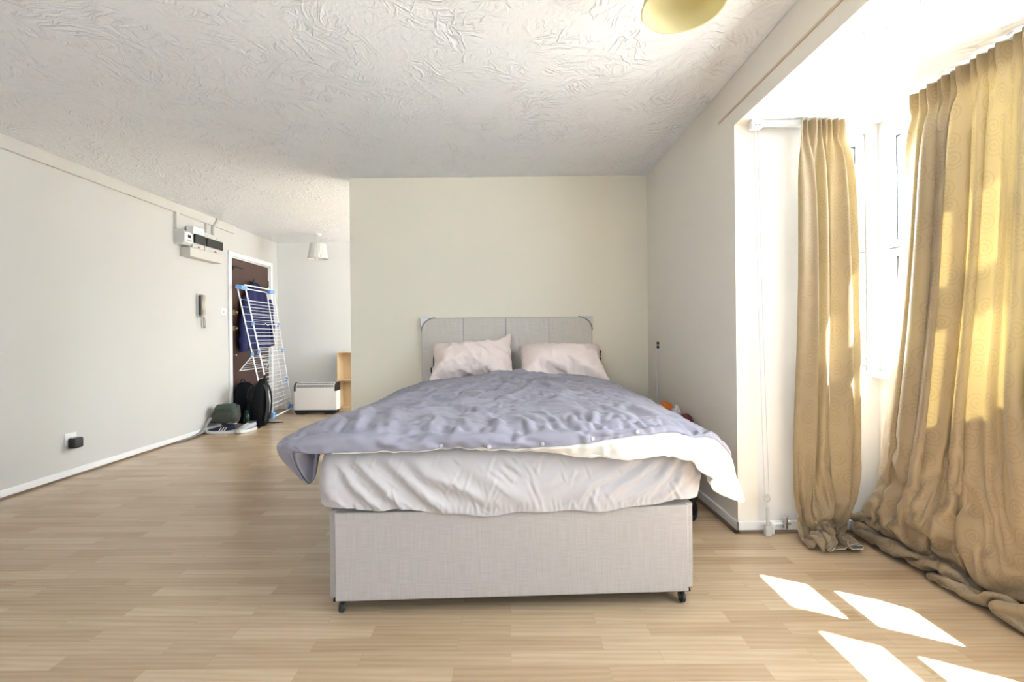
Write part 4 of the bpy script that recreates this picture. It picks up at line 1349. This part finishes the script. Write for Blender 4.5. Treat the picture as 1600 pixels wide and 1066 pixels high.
def sheet_point(pu, t):
    """pu: metres along the foot and sides measured from the middle of the foot; t: 0 tucked under, 1 on top"""
    hw, r = (MX1 - MX0) / 2, 0.055
    cx = (MX0 + MX1) / 2
    front = hw - r
    q, sg = abs(pu), (1 if pu >= 0 else -1)
    if q < front: p, n = Vector((cx + sg * q, MY0)), Vector((0, -1))
    elif q < front + r * math.pi / 2:
        a = (q - front) / r
        p = Vector((cx + sg * (front + r * math.sin(a)), MY0 + r - r * math.cos(a))); n = Vector((sg * math.sin(a), -math.cos(a)))
    else:
        p = Vector((cx + sg * hw, MY0 + r + q - front - r * math.pi / 2)); n = Vector((sg, 0))
    x = pu
    sag = 0.374 + 0.034 * (x / 0.7) ** 2 * (1 if abs(x) < .8 else 0.6) - 0.012 * math.cos(x * 2.2 - 0.2) + 0.006 * math.sin(x * 13) + 0.004 * math.sin(x * 31 + 1)
    zb = min(sag, 0.402)
    prof = [(0.026, zb + 0.010), (0.029, zb), (0.032, zb + 0.02), (0.036, zb + 0.075), (0.033, 0.50), (0.024, 0.555), (0.004, 0.592), (-0.035, 0.607), (-0.12, 0.612), (-0.25, 0.613)]
    f = t * (len(prof) - 1) * 0.9999; k = min(int(f), len(prof) - 2); w = f - k
    P = [prof[max(k - 1, 0)], prof[k], prof[k + 1], prof[min(k + 2, len(prof) - 1)]]
    cr = lambda a, b, c, d: 0.5 * (2 * b + (c - a) * w + (2 * a - 5 * b + 4 * c - d) * w * w + (3 * b - a - 3 * c + d) * w ** 3)
    o, z = cr(*[v[0] for v in P]), cr(*[v[1] for v in P])
    o += 0.003 * math.sin(pu * 44 + 3 * N3((x, 0, 0), 5)) * smooth_step(.75, .95, abs(x)) + 0.006 * N3((x * 1.2, z * 1.5, 2), 3.2, 9)
    return (p.x, p.y, z, n.x, n.y, o)


PU = np.concatenate([np.linspace(-2.45, -0.82, 60), np.linspace(-0.81, 0.81, 400), np.linspace(0.82, 2.45, 60)])
NT = 100
SH = np.array([[sheet_point(pu, j / NT) for pu in PU] for j in range(NT + 1)])
XX, ZZ = np.broadcast_to(PU[None, :], SH.shape[:2]), SH[:, :, 2]
# folds pulled down from the two upper corners (metres across the foot, height)
FOLDS = [([(-.615, .555), (-.555, .463), (-.458, .377)], .013, .016), ([(-.565, .572), (-.472, .477), (-.37, .372)], .015, .018),
         ([(-.465, .580), (-.38, .503), (-.295, .420), (-.23, .377)], .016, .020), ([(-.37, .580), (-.308, .512), (-.186, .463), (-.02, .394)], .014, .026),
         ([(-.655, .55), (-.65, .46), (-.60, .385)], .008, .016), ([(-.16, .54), (-.06, .47), (.10, .375)], .009, .03),
         ([(.51, .582), (.34, .495), (.19, .412)], .012, .022), ([(.60, .588), (.45, .484), (.29, .396)], .014, .020),
         ([(.635, .588), (.545, .484), (.42, .400)], .015, .020), ([(.655, .58), (.60, .46), (.53, .415)], .010, .016), ([(.672, .59), (.685, .50), (.668, .41)], .008, .014),
         ([(.40, .56), (.22, .50), (.02, .44)], .008, .03)]
D = np.zeros(SH.shape[:2])
for ln, h, w in FOLDS: D += ridge(XX, ZZ, ln, h, w)
rnd = random.Random(12)
for _ in range(150):
    x0, z0 = rnd.uniform(-.66, .68), rnd.uniform(.385, .57)
    sl = -0.85 if x0 < 0.0 else 0.8
    if rnd.random() < .35: sl = rnd.choice((-3.0, 2.6, 1.6, -1.6))
    ln = rnd.uniform(.03, .09) / math.hypot(1, sl)
    D += ridge(XX, ZZ, [(x0, z0), (x0 + ln * .5, z0 + ln * sl * .5 + rnd.uniform(-.004, .004)), (x0 + ln, z0 + ln * sl)], rnd.uniform(.0012, .0034), rnd.uniform(.004, .008), 0.7)
for k in range(70):      # gathers of the elastic along the lower edge
    x0 = -.69 + 1.39 * k / 69 + rnd.uniform(-.006, .006)
    zb = .374
    D += ridge(XX, ZZ, [(x0, zb - .01), (x0 + rnd.uniform(-.012, .012), zb + rnd.uniform(.02, .045))], rnd.uniform(.001, .003), .006, .3)
for k in range(80):      # and along the long sides
    for sg in (-1, 1):
        x0 = sg * (.78 + 1.6 * k / 79)
        D += ridge(XX, ZZ, [(x0, .37), (x0 + rnd.uniform(-.02, .02), rnd.uniform(.42, .52))], rnd.uniform(.002, .006), .009, .3)
front = np.clip((0.607 - ZZ) / 0.04, 0.15, 1)
OO = SH[:, :, 5] + D * front - 0.004
SP = np.stack([SH[:, :, 0] + SH[:, :, 3] * OO, SH[:, :, 1] + SH[:, :, 4] * OO, ZZ + 0.3 * D * (1 - front)], axis=2)
bm = bmesh.new()
grid = [[bm.verts.new(p) for p in row] for row in SP]
for a, b in zip(grid, grid[1:]):
    for i in range(len(a) - 1): bm.faces.new((a[i], a[i + 1], b[i + 1], b[i]))
top = grid[-1]
bm.faces.new([bm.verts.new(p) for p in ((MX0 + 0.2, MY0 + 0.2, 0.6125), (MX1 - 0.2, MY0 + 0.2, 0.6125), (MX1 - 0.2, MY1, 0.6125), (MX0 + 0.2, MY1, 0.6125))])
bm.transform(TURN)
obj('fitted_sheet', bm, M['sheet'], mt, smooth=180, recalc=False)

# ---------------------------------------------------------------- duvet
KN = 11      # knots across: under-left, left tip, left edge, ... right edge, right tip, under-right
# each row: 11 points (x, y, z) from the white underside at the foot up over the seam and back to the head
DUV = [
    # underside, resting on the front edge of the mattress
    [(-.69, 1.70, .630), (-.735, 1.73, .61), (-.725, 1.65, .618), (-.66, 1.618, .626), (-.25, 1.632, .628), (.10, 1.655, .628), (.40, 1.655, .628), (.60, 1.66, .626), (.73, 1.69, .61), (.75, 1.72, .60), (.72, 1.74, .628)],
    # lowest front line of the underside
    [(-.69, 1.68, .630), (-.745, 1.725, .475), (-.755, 1.65, .580), (-.665, 1.612, .610), (-.24, 1.618, .611), (.10, 1.602, .596), (.40, 1.592, .566), (.60, 1.605, .575), (.745, 1.675, .435), (.905, 1.79, .365), (.74, 1.85, .628)],
    # seam
    [(-.69, 1.67, .630), (-.757, 1.72, .462), (-.775, 1.635, .592), (-.665, 1.585, .606), (-.24, 1.585, .614), (.115, 1.580, .619), (.40, 1.595, .648), (.60, 1.63, .661), (.765, 1.69, .610), (.86, 1.77, .530), (.75, 1.86, .628)],
    [(-.69, 1.72, .630), (-.80, 1.77, .480), (-.855, 1.70, .610), (-.66, 1.62, .672), (-.24, 1.615, .672), (.10, 1.615, .670), (.40, 1.635, .685), (.61, 1.67, .683), (.79, 1.73, .615), (.865, 1.81, .530), (.75, 1.90, .628)],
    [(-.715, 1.90, .634), (-.82, 1.92, .500), (-.87, 1.86, .625), (-.64, 1.80, .712), (-.25, 1.79, .700), (.10, 1.79, .700), (.40, 1.80, .708), (.63, 1.83, .692), (.82, 1.88, .612), (.87, 1.93, .500), (.74, 1.98, .628)],
    [(-.73, 2.30, .634), (-.83, 2.30, .500), (-.835, 2.28, .610), (-.62, 2.26, .690), (-.25, 2.25, .705), (.05, 2.25, .715), (.38, 2.25, .715), (.63, 2.25, .692), (.845, 2.26, .605), (.875, 2.28, .500), (.73, 2.30, .628)],
    [(-.745, 2.78, .634), (-.83, 2.78, .480), (-.80, 2.76, .610), (-.60, 2.75, .690), (-.25, 2.74, .725), (.05, 2.74, .740), (.35, 2.74, .725), (.60, 2.74, .702), (.81, 2.75, .635), (.86, 2.76, .500), (.72, 2.78, .628)],
    [(-.755, 3.10, .634), (-.835, 3.10, .500), (-.795, 3.09, .620), (-.58, 3.08, .700), (-.25, 3.08, .735), (.0, 3.08, .757), (.30, 3.08, .747), (.52, 3.08, .730), (.72, 3.08, .682), (.80, 3.09, .540), (.70, 3.10, .628)],
    [(-.76, 3.22, .634), (-.835, 3.22, .510), (-.795, 3.22, .610), (-.58, 3.22, .680), (-.25, 3.22, .718), (.0, 3.22, .748), (.30, 3.21, .735), (.52, 3.20, .715), (.70, 3.20, .660), (.77, 3.20, .540), (.69, 3.20, .628)],
    [(-.76, 3.23, .634), (-.82, 3.24, .560), (-.785, 3.25, .615), (-.58, 3.25, .640), (-.25, 3.25, .660), (.0, 3.25, .672), (.30, 3.24, .665), (.52, 3.23, .650), (.68, 3.22, .620), (.74, 3.21, .560), (.69, 3.20, .628)],
]
ROWN = [3, 5, 4, 8, 17, 20, 15, 7, 4]      # subdivisions between the rows
SEAM = ROWN[0] + ROWN[1]
COLN = [4, 6, 9, 14, 13, 12, 9, 8, 7, 5]


def catmull(P, counts):
    P = [np.array(p, float) for p in P]
    P = [2 * P[0] - P[1]] + P + [2 * P[-1] - P[-2]]
    out = []
    for i, n in enumerate(counts):
        a, b, c, d = P[i:i + 4]
        for k in range(n):
            t = k / n
            out.append(0.5 * (2 * b + (c - a) * t + (2 * a - 5 * b + 4 * c - d) * t * t + (3 * b - a - 3 * c + d) * t ** 3))
    out.append(P[-2])
    return np.array(out)


def make_duvet():
    rows = [catmull(r, COLN) for r in DUV]
    G = catmull([np.array(r).ravel() for r in rows], ROWN)
    nv, nu = G.shape[0], rows[0].shape[0]
    G = G.reshape(nv, nu, 3)
    for j in range(nv):
        for i in range(nu):
            p = G[j, i]
            q = Vector(p)
            p[2] += 0.008 * N3(q, 3.5, 2)
            p[1] += 0.004 * N3(q, 8, 4)
            p[0] += 0.004 * N3(q, 8, 7)
    co = G.reshape(-1, 3)
    pins = np.full(nv * nu, 0.20)
    pr = pins.reshape(nv, nu)
    pr[:3] = 0.8; pr[-3:] = 0.6; pr[:, :3] = 0.5; pr[:, -3:] = 0.5
    pr[SEAM - 1:SEAM + 2] = 0.5
    walls = [(MX0 - 0.02, MX1 + 0.02, 1.622, MY1, 0.2, 0.617), (-3, 3, 0, 5, -0.1, 0.0)]
    return drape(co, grid_faces(nu, nv), None, pins, walls, 22, None, quality=6, mass=0.25, tension=14, bend=0.12, shrink=-0.025,
                 selfdist=0.0, gap=0.005, damp=3, air=2.0, gravity=0.5)


DNU, DNV = sum(COLN) + 1, sum(ROWN) + 1
dco = settled('duvet', make_duvet).reshape(DNV, DNU, 3)


def refine(A, n):
    """resample a grid of points n times finer along both axes"""
    A = catmull([r.ravel() for r in A], [n] * (A.shape[0] - 1)).reshape(-1, A.shape[1], 3)
    A = A.transpose(1, 0, 2)
    A = catmull([r.ravel() for r in A], [n] * (A.shape[0] - 1)).reshape(-1, A.shape[1], 3)
    return A.transpose(1, 0, 2)


# long creases seen from above: line, height, half width
CREASES = [([(-.54, 1.60), (-.57, 1.75), (-.60, 1.98)], .024, .022), ([(-.70, 1.66), (-.68, 1.80), (-.66, 2.0)], .010, .03), ([(-.43, 1.61), (-.44, 1.72), (-.47, 1.88)], .010, .02),
           ([(-.25, 3.16), (-.42, 2.7), (-.62, 2.35)], .010, .035), ([(.02, 3.14), (-.22, 2.7), (-.50, 2.30)], .012, .028), ([(.10, 3.02), (-.06, 2.5), (-.34, 2.02)], .012, .028),
           ([(.22, 3.0), (.10, 2.5), (-.10, 2.05)], .011, .03), ([(.30, 2.9), (.30, 2.4), (.22, 2.0)], .008, .03), ([(.45, 2.95), (.50, 2.5), (.62, 2.1)], .010, .035),
           ([(.38, 3.1), (.52, 2.8), (.76, 2.55)], .010, .03), ([(-.12, 3.11), (.05, 3.075), (.24, 3.10)], -.020, .016), ([(-.15, 3.17), (.05, 3.14), (.28, 3.15)], .020, .024),
           ([(.05, 2.3), (.3, 2.15), (.56, 1.95)], .008, .03), ([(-.5, 2.2), (-.3, 2.08), (-.04, 1.92)], .010, .03), ([(-.30, 2.6), (-.1, 2.3), (.18, 2.1)], .007, .03),
           ([(.20, 1.61), (.17, 1.75), (.11, 1.95)], .012, .018), ([(.30, 1.62), (.33, 1.75), (.37, 1.92)], .010, .016), ([(-.02, 1.60), (-.05, 1.75), (-.11, 1.92)], .012, .018),
           ([(-.13, 1.60), (-.16, 1.72), (-.22, 1.85)], .010, .016), ([(-.27, 1.60), (-.26, 1.7), (-.30, 1.83)], .011, .018), ([(.48, 1.64), (.45, 1.8), (.41, 1.97)], .009, .018),
           ([(.08, 1.60), (.07, 1.7), (.02, 1.85)], .008, .014), ([(.60, 1.68), (.57, 1.85), (.52, 2.1)], .009, .022)]


def crease(A, amount, seed, n_short):
    """press the long creases and many short ones into a grid of points"""
    du = np.gradient(A, axis=1); dw = np.gradient(A, axis=0)
    nr = np.cross(du, dw); nr /= np.linalg.norm(nr, axis=2, keepdims=True) + 1e-9
    X_, Y_ = A[:, :, 0], A[:, :, 1]
    D = np.zeros(X_.shape)
    for ln, h, w in CREASES: D += ridge(X_, Y_, ln, h, w, 0.35)
    rnd = random.Random(seed)
    for k in range(n_short):
        hem = k < n_short * 0.4
        x0 = rnd.uniform(-.78, .80); y0 = rnd.uniform(1.60, 1.72) if hem else rnd.uniform(1.65, 3.15)
        d = Vector((x0 - 0.2, y0 - 4.2)).normalized()
        if hem: d = Vector((rnd.uniform(-.35, .35), 1)).normalized()
        elif rnd.random() < .15: d = Vector((rnd.uniform(-1, 1), rnd.uniform(-.5, .5))).normalized()
        L = rnd.uniform(.05, .14) if hem else rnd.uniform(.10, .42)
        b = rnd.uniform(-.12, .12) * L
        D += ridge(X_, Y_, [(x0, y0), (x0 + d.x * L / 2 - d.y * b, y0 + d.y * L / 2 + d.x * b), (x0 + d.x * L, y0 + d.y * L)],
                   rnd.uniform(.002, .0065) * (1.1 if hem else 1.0), rnd.uniform(.007, .016), 0.6)
    return A + nr * (D * amount)[:, :, None]


dv = thing('duvet', 'rumpled lilac grey duvet with a white underside spread over the bed', 'duvet', (0, 2.4, 0.61))
top_ = crease(refine(dco[SEAM:], 3), 1.0, 5, 190)
cloth_object('cover_top', top_.reshape(-1, 3), top_.shape[1], top_.shape[0], [M['duvet'], M['duvet']], dv, thick=0.005, lv=1, back=0)
under = dco[:SEAM + 4].copy()
for k in range(1, 5):            # the white layer runs on a little way behind the grey hem
    under[SEAM - 1 + k] += np.array((0, 0.012, -0.006)) * (k / 2)
GREY_U = sum(COLN[:3]) + 2        # on the left the hanging corner is grey on both sides
cloth_object('hanging_corner', under[:, :GREY_U + 1].reshape(-1, 3), GREY_U + 1, SEAM + 4, [M['duvet'], M['duvet']], dv, thick=0.005, lv=2, back=0)
under = crease(refine(under[:, GREY_U:], 3), -0.5, 8, 60)
cloth_object('underside', under.reshape(-1, 3), under.shape[1], under.shape[0], [M['duvet_white'], M['duvet_white']], dv, thick=0.005, lv=1, back=0)
for px_, row in ((-.24, 1), (-.065, 1), (.115, 1), (.285, 1), (.45, 1)):
    i = int(np.argmin(np.abs(dco[SEAM + row, :, 0] - px_)))
    c = dco[SEAM + row, i]
    e = (dco[SEAM + row, i + 1] - dco[SEAM + row, i - 1]); g = dco[SEAM + row + 1, i] - dco[SEAM + row - 1, i]
    nrm = Vector(np.cross(e, g)).normalized()
    if nrm.y > 0: nrm = -nrm
    bm = bmesh.new(); cyl(bm, Vector(c) + nrm * 0.001, Vector(c) + nrm * 0.007, 0.0075, 16)
    obj('button', bm, M['duvet_button'], dv, bevel=0.002)


# ---------------------------------------------------------------- pillows
def make_pillow(w, h, seed, pressure):
    n, m = 46, 32
    rnd = random.Random(seed)
    idx, co = {}, []
    for s in (1, -1):
        for j in range(m + 1):
            for i in range(n + 1):
                edge = i in (0, n) or j in (0, m)
                if s == -1 and edge: idx[(s, i, j)] = idx[(1, i, j)]; continue
                x, y = (i / n - .5) * w, (j / m - .5) * h
                idx[(s, i, j)] = len(co)
                co.append((x + rnd.uniform(-.002, .002), y + rnd.uniform(-.002, .002), s * (0.0 if edge else 0.014 + 0.006 * N3((x, y, s), 7, seed))))
    faces = []
    for s in (1, -1):
        for j in range(m):
            for i in range(n):
                q = (idx[(s, i, j)], idx[(s, i + 1, j)], idx[(s, i + 1, j + 1)], idx[(s, i, j + 1)])
                faces.append(q if s > 0 else q[::-1])
    out = settled('pillow%d' % seed, lambda: drape(co, faces, None, None, (), 26, None, quality=5, mass=0.2, tension=12, bend=0.15, shrink=-0.03,
                                                  pressure=pressure, selfdist=0.0, damp=2, gravity=0.0))
    return out - out.mean(axis=0), faces


def place_pillow(label, w, h, seed, pressure, loc, tilt, roll, side, mold=None):
    co, faces = make_pillow(w, h, seed, pressure)
    MM = Matrix.Translation(loc) @ Matrix.Rotation(R(roll), 4, 'Y') @ Matrix.Rotation(R(tilt), 4, 'X')
    t = thing('pillow', label, 'pillow', loc)
    bm = bmesh.new()
    vs = []
    for c in co:
        p = Vector(c)
        if mold: p = mold(p)
        vs.append(bm.verts.new(MM @ p))
    for f in faces: bm.faces.new([vs[k] for k in f])
    vs_co = [v.co.copy() for v in vs]
    subsurf(obj('case', bm, M['pillow'], t, smooth=180), 2)
    bm = bmesh.new()                     # black piping along the open end of the case
    m = 32
    col = [j * 47 + (0 if side < 0 else 46) for j in range(6, m - 4)]
    pts = [vs_co[k] + Vector((side * 0.002, 0.002, -0.002)) for k in col]
    tube(bm, pts, 0.0045, 8)
    obj('dark_edge', bm, M['black_fabric'], t)
    return t


place_pillow('left pillow in a creased pale pink case with one corner sticking up', 0.70, 0.46, 1, 1.6, (-0.275, 3.46, 0.80), 44, -2.0, -1,
             lambda p: p + Vector((0, 0.05 * smooth_step(.1, .33, p.x) * smooth_step(.05, .22, p.y), 0.010 * N3(p, 8, 3) + (0.016 * max(0.0, 1 - 4.5 * abs(N3(p, 7, 5))) + 0.010 * max(0.0, 1 - 4 * abs(N3(p, 13, 8)))) * (1 if p.z > 0 else 0))))
place_pillow('right pillow in a smooth pale pink case lying flatter against the headboard', 0.72, 0.46, 2, 2.2, (0.40, 3.44, 0.78), 38, 0.5, 1,
             lambda p: p + Vector((0, 0, 0.006 * N3(p, 9, 6) + 0.006 * max(0.0, 1 - 5 * abs(N3((p.x * 1.8, p.y * .7, p.z), 9, 2))) * (1 if p.z > 0 else 0))))

# ---------------------------------------------------------------- outside
structure('ground_outside', boxes((XW + 0.12, 14, -8, 14, -0.9, -0.6)), M['paving'], 'pale paved ground outside the bay window', 'ground')


def tree(label, x, y, z0, h, r, n, seed):
    rnd = random.Random(seed)
    t = thing('tree', label, 'tree', (x, y, z0), group='trees outside the bay')
    bm = bmesh.new()
    tube(bm, bezier([(x, y, z0), (x + .05, y, z0 + h * .3), (x - .05, y + .05, z0 + h * .6), (x, y, z0 + h * .9)], 5), [0.09 - 0.075 * i / 15 for i in range(16)], 10)
    for k in range(9):
        a = k * 2.4; zb = z0 + h * (.3 + .06 * k)
        tube(bm, [(x, y, zb), (x + math.cos(a) * r * .5, y + math.sin(a) * r * .5, zb + .3), (x + math.cos(a) * r * .9, y + math.sin(a) * r * .9, zb + .45)], [0.03, 0.02, 0.006], 6)
    obj('trunk', bm, M['bark'], t)
    bm = bmesh.new()
    for _ in range(n):
        d = Vector((rnd.gauss(0, 1), rnd.gauss(0, 1), rnd.gauss(0, 1))).normalized() * (rnd.random() ** 0.4)
        c = Vector((x + d.x * r, y + d.y * r, z0 + h * .62 + d.z * h * .42))
        if N3(c, 1.6, seed) < -0.18: continue
        q = Euler((rnd.uniform(0, 6.3), rnd.uniform(0, 6.3), rnd.uniform(0, 6.3))).to_matrix()
        s = rnd.uniform(.05, .09)
        bm.faces.new([bm.verts.new(c + q @ Vector(p) * s) for p in ((0, -1, 0), (.5, -.2, .12), (.42, .5, .1), (0, 1.1, 0), (-.42, .5, .1), (-.5, -.2, .12))])
    tag(obj('foliage', bm, M['leaf'], t, smooth=0, recalc=False), kind='stuff')


tree('leafy tree seen through the upper panes of the bay window', 6.6, 7.6, -0.6, 3.3, 1.3, 2600, 4)
tree('lower leafy shrub behind the lower panes of the bay window', 5.0, 5.8, -0.6, 1.9, 0.9, 1600, 9)

# repeats of one kind share a group
GROUPS = {'pillow': 'pillows on the divan bed', 'curtain': 'gold curtains in the window bay', 'backpack': 'backpacks by the front door',
          'sneaker': 'sneakers by the left skirting', 'pendant_lamp': 'pendant lamps on the ceiling', 'conduit': 'conduits around the electric meters'}
for o in S.objects:
    k = o.name.split('.')[0]
    if o.parent is None and k in GROUPS and 'category' in o:
        o['group'] = GROUPS[k]
